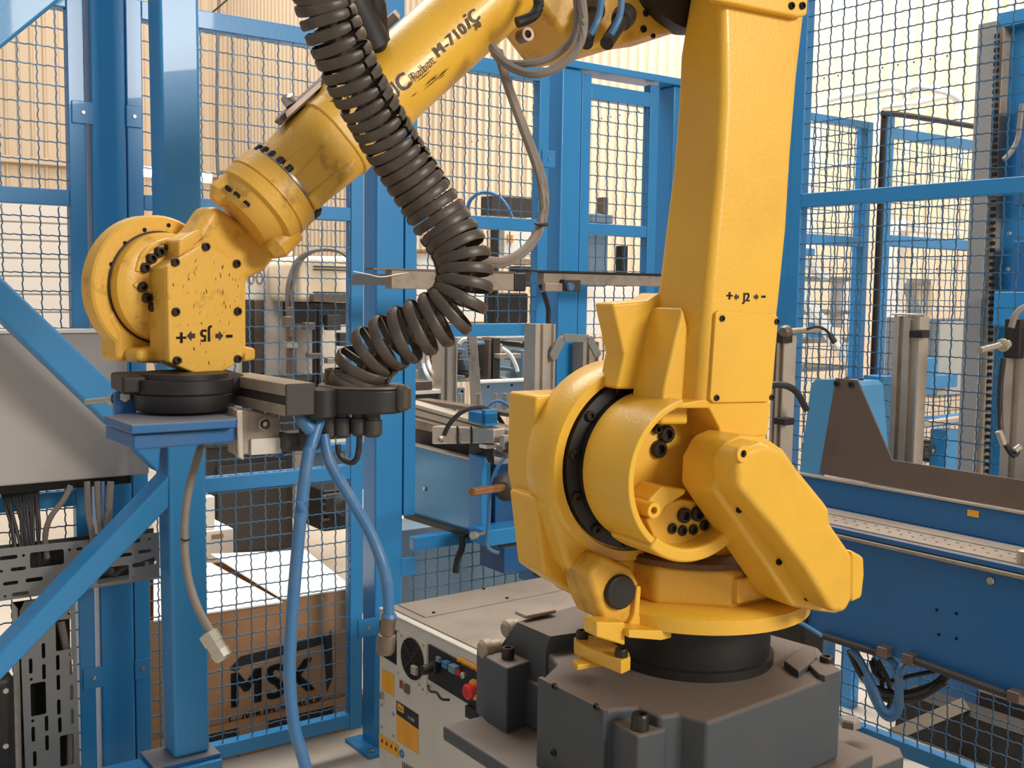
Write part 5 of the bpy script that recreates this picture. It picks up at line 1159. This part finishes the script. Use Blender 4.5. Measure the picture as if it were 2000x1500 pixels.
for pts in (((1076, 700), (1074, 692), (1092, 660), (1100, 655), (1106, 662), (1088, 700), (1082, 705)), ((1100, 652), (1150, 654), (1150, 668), (1100, 668)), ((1144, 660), (1156, 656), (1174, 690), (1170, 698), (1162, 696))):
    MB().pprism(G10, pts, 0.004, 0.014, 0.012).build('linkage', M_GALV, t, bevel=0.001)
for x, y in ((1078, 697), (1103, 662), (1149, 660), (1170, 690)): 
    a, c = G10.hit(x, y, 0.014); bolt(t, G10.pt(a, 0.013, c), nA, 0.005, 0.004, HEX)
G11 = Aat(1155, 3.9)
tag(upright(G11, 1137, 1168, 668, 900, None, 'second_profile_post', M_ALUD, 0.06), 'dusty aluminium profile post nearest the yellow fin', 'post')
G12 = Aat(1175, 5.6)
t = thing('grey_blue_motor', 'grey-blue motor column behind the narrow fence panel', 'motor', P(1175, 530, 5.6))
mbox(G12, 1150, 455, 1188, 560, -0.15, 0, 'housing', M_BLUES, t, 0.01); mbox(G12, 1156, 418, 1198, 436, -0.1, 0, 'cap', M_BLUES, t, 0.006); mbox(G12, 1178, 385, 1188, 418, -0.05, 0, 'stem', M_STLP, t); mbox(G12, 1152, 440, 1200, 456, -0.12, 0.02, 'collar', M_STLP, t)
mbox(G12, 1214, 480, 1226, 560, -0.05, 0, 'side_tube', M_BLK, t)
t = tag(mbox(Aat(1160, 6.0), 1118, 560, 1290, 652, -0.1, 0, 'white_screen', M_WHT), 'white panel behind the narrow fence panel, below the sensor rail', 'panel')
G13 = Aat(930, 6.2)
t = thing('tool_board', 'white board with ochre frame seen behind the cable guard bend', 'board', P(880, 600, 6.2))
mbox(G13, 812, 497, 960, 630, -0.02, 0, 'board', M_WHT, t); 
for r_ in ((809, 492, 962, 497), (809, 492, 814, 632), (958, 492, 963, 632), (809, 628, 963, 633)): mbox(G13, *r_, 0, 0.02, 'frame_bar', M_COP, t)
G14 = Aat(980, 5.6)
t = thing('control_console', 'dark monitor console behind the fence right of the cable guard', 'console', P(985, 600, 5.6))
mbox(G14, 965, 572, 1032, 632, -0.1, 0, 'monitor', M_BLK, t, 0.01); mbox(G14, 985, 450, 1040, 500, -0.05, 0, 'white_box', M_WHT, t); mbox(G14, 992, 458, 1003, 474, 0, 0.01, 'yellow_sign', M_ORG, t); mbox(G14, 963, 448, 975, 572, -0.03, 0, 'pole', M_BLK, t); mbox(G14, 960, 385, 1045, 422, -0.1, 0, 'dark_lintel', M_DARK, t)
for x, y, w_, h_ in ((880, 455, 40, 14), (905, 470, 34, 20), (1000, 505, 44, 12), (1015, 520, 24, 40), (872, 520, 12, 60)): mbox(G14, x, y, x + w_, y + h_, -0.1, 0.0, 'machine_part', rnd.choice((M_DARK, M_ALUD, M_WHT)), t)
MB().tube([P(*q) for q in ((912, 420, 5.4), (918, 392, 5.4), (940, 376, 5.4), (968, 380, 5.4), (988, 400, 5.4), (1000, 425, 5.4))], 0.01, 8, 5).build('blue_air_hose', M_BCAB, t)

# ---------------------------------------------------------------- right side: outfeed conveyor
G20 = Cat(1800, 2.75, 1060)
oc_ = thing('outfeed_conveyor', 'long blue outfeed conveyor with slatted steel top on the right', 'conveyor', G20.pt(0, 0, 0))
zt = G20.h(1800, 1062); sA, sB = G20.s(1440, 1080), 2.2
zbt = G20.h(1800, 1300)
blue_d = mat('deep_blue_panel', (32, 98, 154), 0.42, 0, (46, 92, 128), 0.6, 1.6, 0.1, 60)
MB().box(G20, sA, sB, -0.42, 0, zbt, zt - 0.02).build('side_panel', blue_d, oc_, bevel=0.004)
MB().box(G20, sA, sB, -0.03, 0.006, zt - 0.02, zt - 0.004).build('edge_rail', M_BLUED, oc_, bevel=0.003)
MB().box(G20, sA, sB, -0.03, 0.012, zt - 0.032, zt - 0.022).build('edge_strip', M_ALUD, oc_, bevel=0.002)
sb = G20
me0 = None; s = sA; k = 0
for row, (b0_, b1_) in enumerate(((-0.115, -0.012), (-0.18, -0.118))):
    MB().box(G20, sA, sB, b0_, b1_, zt - 0.012, zt - (0.0 if row == 0 else -0.002)).build('deck_plate', M_ALUD, oc_, bevel=0.001)
mb = MB()
s = sA
while s < sB:
    for b_ in (-0.09, -0.05): 
        q = G20.pt(s, b_, zt); mb.lathe(q, UP, [(0, 0.004), (0.0008, 0.004)], 6)
    s += 0.035
stuff(mb.build('rivet', M_STLP, oc_, fix=False))
# back beam with the bright edge strip and the steel guard plate
hb = G20.h(1700, 975, -0.18)
zbb = zt + 0.004
def gy(x, y, b): return G20.hit(x, y, b)
zb1 = gy(1700, 952, -0.19)[1]; zb2 = gy(1700, 1022, -0.19)[1]
MB().box(G20, sA + 0.06, sB, -0.25, -0.19, zt, zb1).build('back_beam', blue_d, oc_, bevel=0.004)
MB().box(G20, sA + 0.06, sB, -0.24, -0.185, zb1, zb1 + 0.008).build('bright_strip', M_ALU, oc_, bevel=0.001)
lx = gy(1900, 1003, -0.188); MB().box(G20, lx[0] - 0.016, lx[0] + 0.016, -0.19, -0.1885, lx[1] - 0.009, lx[1] + 0.009).build('small_yellow_label', M_ORG, oc_)
gpx = [(1600, 925), (1632, 738), (1674, 742), (1742, 898), (2060, 948), (2060, 1010)]
MB().prism(G20, [gy(x, y, -0.20) for x, y in gpx], -0.206, -0.20).build('guard_plate', M_STLP, oc_, bevel=0.001)
# blue hoop bracket around the end of the plate
outer = [(1560, 932), (1583, 745), (1592, 730), (1612, 727)]
FH = Fr(G20.pt(0, -0.20, 0), dC, nC, UP)
blue_l = mat('light_blue_steel', (84, 152, 198), 0.4, 0.1)
hb_ = MB().pprism(FH, [(1560, 934), (1583, 756), (1586, 747), (1596, 741), (1640, 741), (1640, 770), (1608, 934)], -0.004, -0.001).build('bracket_flange', blue_l, oc_, bevel=0.001)
e = [FH.hit(x, y) for x, y in ((1590, 741), (1672, 745), (1680, 754), (1694, 935), (1688, 935), (1675, 760), (1668, 751), (1590, 747))]
MB().prism(FH, e, -0.115, -0.0075).build('bracket_hood', blue_l, oc_, bevel=0.002)
for x, y in ((1634, 749), (1662, 751)): a, c = FH.hit(x, y, 0.002); bolt(oc_, FH.pt(a, 0.0, c), nC, 0.0095, 0.005)
for x, y in ((1655, 730), (1682, 730)): a, c = FH.hit(x, y, -0.05); bolt(oc_, FH.pt(a, -0.05, e[1][1] + 0.001), UP, 0.008, 0.005)
for x, y, r, m in ((1936, 1134, 0.011, HEX), (1834, 1239, 0.004, HOLE), (1868, 1247, 0.004, HOLE), (1830, 1191, 0.004, HOLE), (1868, 1198, 0.004, HOLE)):
    a, c = G20.hit(x, y, 0); bolt(oc_, G20.pt(a, 0, c), nC, r, r * 0.6, m)
MB().lathe(G20.pt(G20.s(1990, 1085), -0.03, zt), UP, [(0, 0.02), (0.03, 0.02), (0.035, 0.01)], 12).build('end_knob', M_NIK, oc_)
MB().box(G20, sA + 0.02, sA + 0.08, -0.4, -0.33, 0, zbt).build('leg', M_BLUE, oc_); MB().box(G20, 1.3, 1.36, -0.4, -0.33, 0, zbt).build('leg', M_BLUE, oc_)
# conduit and loops below
G21 = Fr(G20.pt(0, 0.015, 0), dC, nC, UP)
def conduit(x0, y0, x1, y1, label, r=0.0105):
    p, q = G21.hit(x0, y0), G21.hit(x1, y1); p = G21.pt(p[0], 0, p[1]); q = G21.pt(q[0], 0, q[1]); L = (q - p).length; n = int(L / 0.007)
    prof = []
    for i in range(n): prof += [(i * L / n, r * 0.86), (i * L / n + L / n * 0.25, r), (i * L / n + L / n * 0.65, r), (i * L / n + L / n * 0.85, r * 0.86)]
    return tag(MB().lathe(p, q - p, prof, 12).build('corrugated_conduit', M_DARK), label, 'conduit')
conduit(1603, 1240, 1722, 1278, 'left length of corrugated conduit under the outfeed conveyor'); conduit(1786, 1290, 1975, 1360, 'right length of corrugated conduit under the outfeed conveyor')
for x, y, lab in ((1728, 1273, 'black conduit clip at the end of the left conduit'), (1778, 1287, 'black conduit clip at the start of the right conduit'), (1985, 1360, 'black conduit clip at the far right frame edge')):
    a, c = G21.hit(x, y); tag(MB().box(G21, a - 0.018, a + 0.014, -0.02, 0.014, c - 0.014, c + 0.014).build('conduit_clip', M_STLP, bevel=0.003), lab, 'clip')
cable('loop_cable', [(1728, 1282, 2.85), (1746, 1296, 2.8), (1755, 1330, 2.8), (1752, 1370, 2.8), (1740, 1392, 2.8), (1722, 1380, 2.82), (1705, 1340, 2.84), (1680, 1290, 2.88), (1662, 1268, 2.9)], 0.0105, M_BCAB, 'thick blue cable loop hanging between the two conduits')
cable('loop_cable', [(1786, 1298, 2.8), (1768, 1296, 2.79), (1757, 1312, 2.78), (1757, 1350, 2.78), (1756, 1385, 2.79), (1742, 1402, 2.8), (1724, 1394, 2.82), (1706, 1362, 2.84), (1690, 1320, 2.86)], 0.0105, M_BCAB, 'front blue cable loop rising to the right conduit')
for i, (pts, r) in enumerate(((((1660, 1268, 2.98), (1685, 1320, 2.95), (1720, 1350, 2.92), (1770, 1356, 2.9), (1820, 1340, 2.88), (1850, 1318, 2.86)), 0.012), (((1668, 1272, 3.0), (1700, 1335, 2.96), (1735, 1365, 2.93), (1790, 1362, 2.9), (1845, 1330, 2.86)), 0.012), (((1675, 1276, 2.96), (1700, 1350, 2.94), (1725, 1385, 2.92), (1740, 1370, 2.92), (1735, 1330, 2.92), (1715, 1290, 2.93)), 0.007), (((1700, 1290, 2.95), (1712, 1318, 2.94), (1740, 1330, 2.93), (1780, 1320, 2.92), (1830, 1310, 2.9)), 0.006), (((1705, 1285, 2.95), (1722, 1325, 2.94), (1722, 1360, 2.93)), 0.006))):
    cable('dark_loop_cable', [p for p in pts], r, M_KCAB, 'one of the dark cables looping together below the conveyor conduit', 'cable', 'dark cables looped below the conduit')
cable('dark_cable', [(1560, 1215, 2.9), (1580, 1226, 2.88), (1605, 1242, 2.85)], 0.006, M_BCAB, 'short blue cable from behind the robot base into the left conduit')
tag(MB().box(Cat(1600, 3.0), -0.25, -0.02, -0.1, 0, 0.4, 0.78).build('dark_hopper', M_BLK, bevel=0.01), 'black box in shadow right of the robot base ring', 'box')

# upright profiles on the right
G22 = Cat(1765, 3.25)
t = thing('guide_post', 'aluminium profile post with black clamp behind the guard plate', 'post', G22.pt(0, 0, 0.9))
upright(G22, 1740, 1790, 618, 915, t, d=0.05); mbox(G22, 1738, 612, 1792, 616, -0.05, 0.002, 'cap', M_ALU, t); mbox(G22, 1775, 644, 1802, 660, -0.02, 0.02, 'clamp', M_BLK, t)
G23 = Cat(1985, 2.98)
t = thing('right_guide_post', 'aluminium profile post at the right edge carrying black sensor holder', 'post', G23.pt(0, 0, 0.9))
upright(G23, 1958, 2040, 640, 945, t, d=0.06)
mbox(G23, 1960, 622, 1992, 700, -0.01, 0.025, 'holder', M_BLK, t, 0.004)
MB().cyl(P(1914, 684, 2.83), P(1962, 672, 2.88), 0.0085, 16).build('rod', M_NIK, t)
MB().lathe(P(1955, 675, 2.87), P(1985, 668, 2.90) - P(1955, 675, 2.87), [(0, 0.012), (0.004, 0.018), (0.012, 0.018), (0.016, 0.011), (0.03, 0.011)], 14).build('clamp_ring', M_NIK, t)
MB().tube([P(*q) for q in ((1975, 640, 2.88), (1985, 612, 2.88), (2005, 598, 2.88), (2030, 592, 2.88))], 0.0085, 10, 4).build('sensor_cable', M_GREY, t)
MB().tube([P(*q) for q in ((1960, 700, 2.88), (1954, 750, 2.88), (1953, 800, 2.88), (1956, 850, 2.87), (1966, 872, 2.87), (1980, 890, 2.87), (1990, 876, 2.87))], 0.0075, 10, 4).build('sensor_cable', M_KCAB, t)
MB().cyl(P(1951, 842, 2.85), P(1960, 868, 2.85), 0.010, 12).build('plug', M_NIK, t); MB().cyl(P(1982, 880, 2.86), P(1993, 872, 2.86), 0.009, 12).build('plug', M_NIK, t)
G24 = Cat(1525, 2.9)
t = thing('left_guide_post', 'dusty aluminium post close behind the lower right of the upper arm', 'post', P(1520, 850, 2.9))
upright(G24, 1505, 1528, 655, 905, t, d=0.05); mbox(G24, 1510, 816, 1534, 830, -0.02, 0.02, 'clamp', M_BLK, t); mbox(G24, 1516, 648, 1530, 670, -0.02, 0.02, 'clamp', M_BLK, t)
MB().cyl(P(1532, 648, 2.9), P(1602, 643, 3.0), 0.0085, 14).build('rod', M_NIK, t)
MB().lathe(P(1532, 648, 2.88), P(1540, 647, 2.9) - P(1532, 648, 2.88), [(-0.01, 0.012), (0, 0.018), (0.012, 0.018), (0.016, 0.01)], 12).build('clamp_ring', M_STLP, t)
MB().tube([P(*q) for q in ((1575, 643, 2.9), (1595, 638, 2.9), (1612, 644, 2.92), (1622, 655, 2.93))], 0.004, 8, 4).build('sensor_cable', M_KCAB, t)
MB().cyl(P(1620, 652, 2.93), P(1632, 671, 2.94), 0.008, 12).build('sensor_plug', M_DARK, t); MB().cyl(P(1630, 669, 2.94), P(1637, 678, 2.94), 0.0095, 12).build('sensor_head', M_WHT, t)
MB().tube([P(*q) for q in ((1502, 753, 2.8), (1530, 752, 2.8), (1555, 765, 2.82), (1575, 800, 2.85))], 0.009, 10, 4).build('black_hose', M_KCAB, t)
MB().tube([P(*q) for q in ((1556, 662, 2.95), (1548, 690, 2.95), (1547, 720, 2.95), (1552, 752, 2.95))], 0.004, 8, 4).build('sensor_cable', M_GREY, t)

# tall grey and blue columns beyond the right fence
G25 = Cat(1915, 4.1)
t = thing('lift_column', 'tall grey aluminium column behind the right mesh fence', 'column', G25.pt(0, 0, 0))
mbox(G25, 1888, 48, 1922, 950, -0.15, 0, 'front_profile', mat('column_grey', (150, 146, 142), 0.5, 0.2), t); mbox(G25, 1922, 52, 1938, 950, -0.15, -0.02, 'side_profile', M_ALUD, t)
mb = MB()
for i in range(64): 
    q = P(1946 - i * 0.3, 70 + i * 13.5, 4.1); mb.box(G25.at(q), -0.008, 0.008, -0.01, 0.0, -0.007, 0.007)
stuff(mb.build('slot_row', M_HOLE, t, fix=False))
G26 = Cat(1990, 4.0)
t = thing('blue_column', 'tall blue column at the right edge behind the mesh fence', 'column', G26.pt(0, 0, 0))
mbox(G26, 1950, 15, 2050, 940, -0.2, -0.05, 'column', M_BLUE, t, 0.006); mbox(G26, 1950, 15, 2050, 45, -0.05, 0, 'head_plate', M_BLUE, t); mbox(G26, 1985, 200, 2040, 400, -0.05, 0.03, 'guide_block', blue_d, t); mbox(G26, 1975, 470, 2050, 600, -0.05, 0.02, 'carriage', blue_d, t)
for x, y in ((1972, 456), (1970, 526)): bolt(t, P(x, y, 3.95), nC, 0.008, 0.008, HEX)
MB().tube([P(*q) for q in ((1960, 312, 3.9), (1975, 296, 3.9), (1988, 270, 3.9), (1992, 240, 3.9), (1996, 205, 3.9))], 0.009, 8, 4).build('hose', M_GREY, t)
mbox(G26, 1940, 570, 2040, 640, 0.0, 0.06, 'bracket_plate', M_BLUE, t)
# machine frames low behind the fence on the right
G27 = Aat(1850, 4.9)
t = thing('blue_machine_frame', 'blue welded frame low behind the right mesh fence', 'machine frame', G27.pt(0, 0, 0))
mbox(G27, 1745, 812, 1990, 830, -0.06, 0, 'cross_beam', M_BLUE, t); mbox(G27, 1745, 735, 1870, 760, -0.3, -0.2, 'cross_beam', M_BLUE, t); mbox(G27, 1795, 700, 1830, 770, -0.1, 0, 'gusset', M_BLUE, t)
mbox(G27, 1845, 840, 1870, 960, -0.08, 0, 'upright', M_BLUE, t); mbox(G27, 1600, 860, 1760, 880, -0.3, -0.2, 'cross_beam', M_BLUE, t)
mbox(G27, 1720, 735, 1742, 900, -0.1, 0, 'upright', M_BLUE, t)
MB().cyl(P(1770, 832, 4.6), P(1895, 815, 4.8), 0.014, 12).build('round_bar', M_ALU, t)
for i in range(12): x = rnd.uniform(1765, 1850); y = rnd.uniform(850, 885); mbox(G27, x, y, x + rnd.uniform(4, 14), y + rnd.uniform(8, 26), -0.2, -0.05, 'frame_part', rnd.choice((M_DARK, M_WHT, M_STLP)), t)
G28 = Aat(1865, 5.4)
t = thing('wall_cabinet', 'light grey cabinet on the far side of both right fences', 'cabinet', G28.pt(0, 0, 1.0))
mbox(G28, 1830, 622, 1900, 775, -0.3, 0, 'body', M_GALV, t); mbox(G28, 1834, 628, 1896, 770, 0, 0.01, 'door', mat('cabinet_grey', (176, 178, 176), 0.5), t)
# staircase with white handrails near the right wall
t = thing('steel_staircase', 'white-painted steel staircase with tube handrails by the right wall', 'staircase', P(1700, 700, 6.2))
def rail_tube(pts, r=0.022): MB().tube([P(*q) for q in pts], r, 10, 5).build('handrail', M_WHT, t)
rail_tube([(1600, 330, 6.2), (1602, 240, 6.2), (1606, 205, 6.2), (1625, 192, 6.2), (1700, 178, 6.15), (1745, 170, 6.1), (1765, 180, 6.1), (1772, 205, 6.1), (1772, 300, 6.1)], 0.02)
rail_tube([(1772, 205, 6.05), (1776, 180, 6.05), (1792, 168, 6.0), (1830, 175, 5.95), (1868, 188, 5.9), (1878, 215, 5.9), (1878, 320, 5.9)], 0.02)
rail_tube([(1714, 300, 6.3), (1716, 220, 6.3), (1730, 208, 6.3), (1790, 200, 6.25), (1850, 188, 6.2), (1868, 196, 6.2), (1872, 230, 6.2)], 0.018)
rail_tube([(1598, 330, 6.3), (1640, 322, 6.25), (1700, 315, 6.2), (1760, 308, 6.2)], 0.014)
def sbeam(p, q, w_, m=M_WHT, nm='stringer'):
    p, q = P(*p), P(*q); MB().loft([p + UP * w_, q + UP * w_, q - UP * w_, p - UP * w_], [p + UP * w_ + nA * -0.05, q + UP * w_ + nA * -0.05, q - UP * w_ + nA * -0.05, p - UP * w_ + nA * -0.05]).build(nm, m, t)
sbeam((1545, 535, 6.0), (1672, 715, 5.9), 0.035); sbeam((1575, 510, 6.0), (1620, 540, 6.0), 0.02); sbeam((1780, 560, 6.0), (1835, 720, 5.9), 0.02, M_GALV)
for y, x0_, x1_ in ((540, 1585, 1680), (605, 1560, 1660), (660, 1560, 1660), (715, 1560, 1650), (545, 1780, 1850)):
    mbox(Aat(1620, 6.3), x0_, y, x1_, y + 10, -0.2, 0, 'tread', M_GALV, t)
mbox(Aat(1620, 6.3), 1648, 545, 1660, 640, -0.1, 0, 'stair_post', M_WHT, t); mbox(Aat(1755, 6.3), 1752, 430, 1772, 620, -0.1, 0, 'stair_post', M_WHT, t); mbox(Aat(1590, 6.3), 1588, 250, 1598, 500, -0.1, 0, 'stair_post', M_WHT, t)
mbox(Aat(1600, 6.0), 1605, 630, 1630, 660, -0.1, 0, 'blue_bracket', M_BLUE, t); mbox(Aat(1590, 6.0), 1572, 485, 1592, 500, -0.05, 0, 'blue_bracket', M_BLUE, t)
mbox(Aat(1820, 6.3), 1765, 440, 1880, 455, -0.1, 0, 'landing_edge', M_WHT, t)
# low items behind the fence at the lower right
G29 = Cat(1850, 3.6); G30 = Cat(1850, 3.95)
t = thing('floor_machine', 'dark machine base seen through the mesh at the lower right', 'machine', G29.pt(0, 0, 0))
mbox(G29, 1745, 1402, 2060, 1560, -0.12, 0, 'base', M_BLK, t); mbox(G30, 1700, 1325, 2080, 1396, -0.05, 0, 'blue_panel', blue_d, t); mbox(G30, 1668, 1290, 1700, 1398, -0.05, 0, 'pale_panel', M_CAB, t)
mbox(G29, 1905, 1372, 2060, 1405, -0.3, -0.2, 'housing', M_DARK, t)
MB().loft([P(1735, 1452, 3.52), P(1735, 1424, 3.52), P(1880, 1362, 3.50), P(1895, 1386, 3.50)], [P(1735, 1452, 3.56), P(1735, 1424, 3.56), P(1880, 1362, 3.54), P(1895, 1386, 3.54)]).build('slanting_bar', M_ALUD, t)
mbox(G29, 1640, 1260, 1662, 1420, -0.1, -0.05, 'leg', M_BLUE, t)

# cobweb thread left of the rail
tag(MB().tube([P(690, 530, 3.0), P(720, 536, 3.0), P(745, 541, 3.0), P(775, 536, 3.05), (P(800, 532, 3.1))], 0.0012, 4, 5).build('cobweb_thread', M_WHT), 'pale cobweb thread strung between fence post and rail', 'thread')
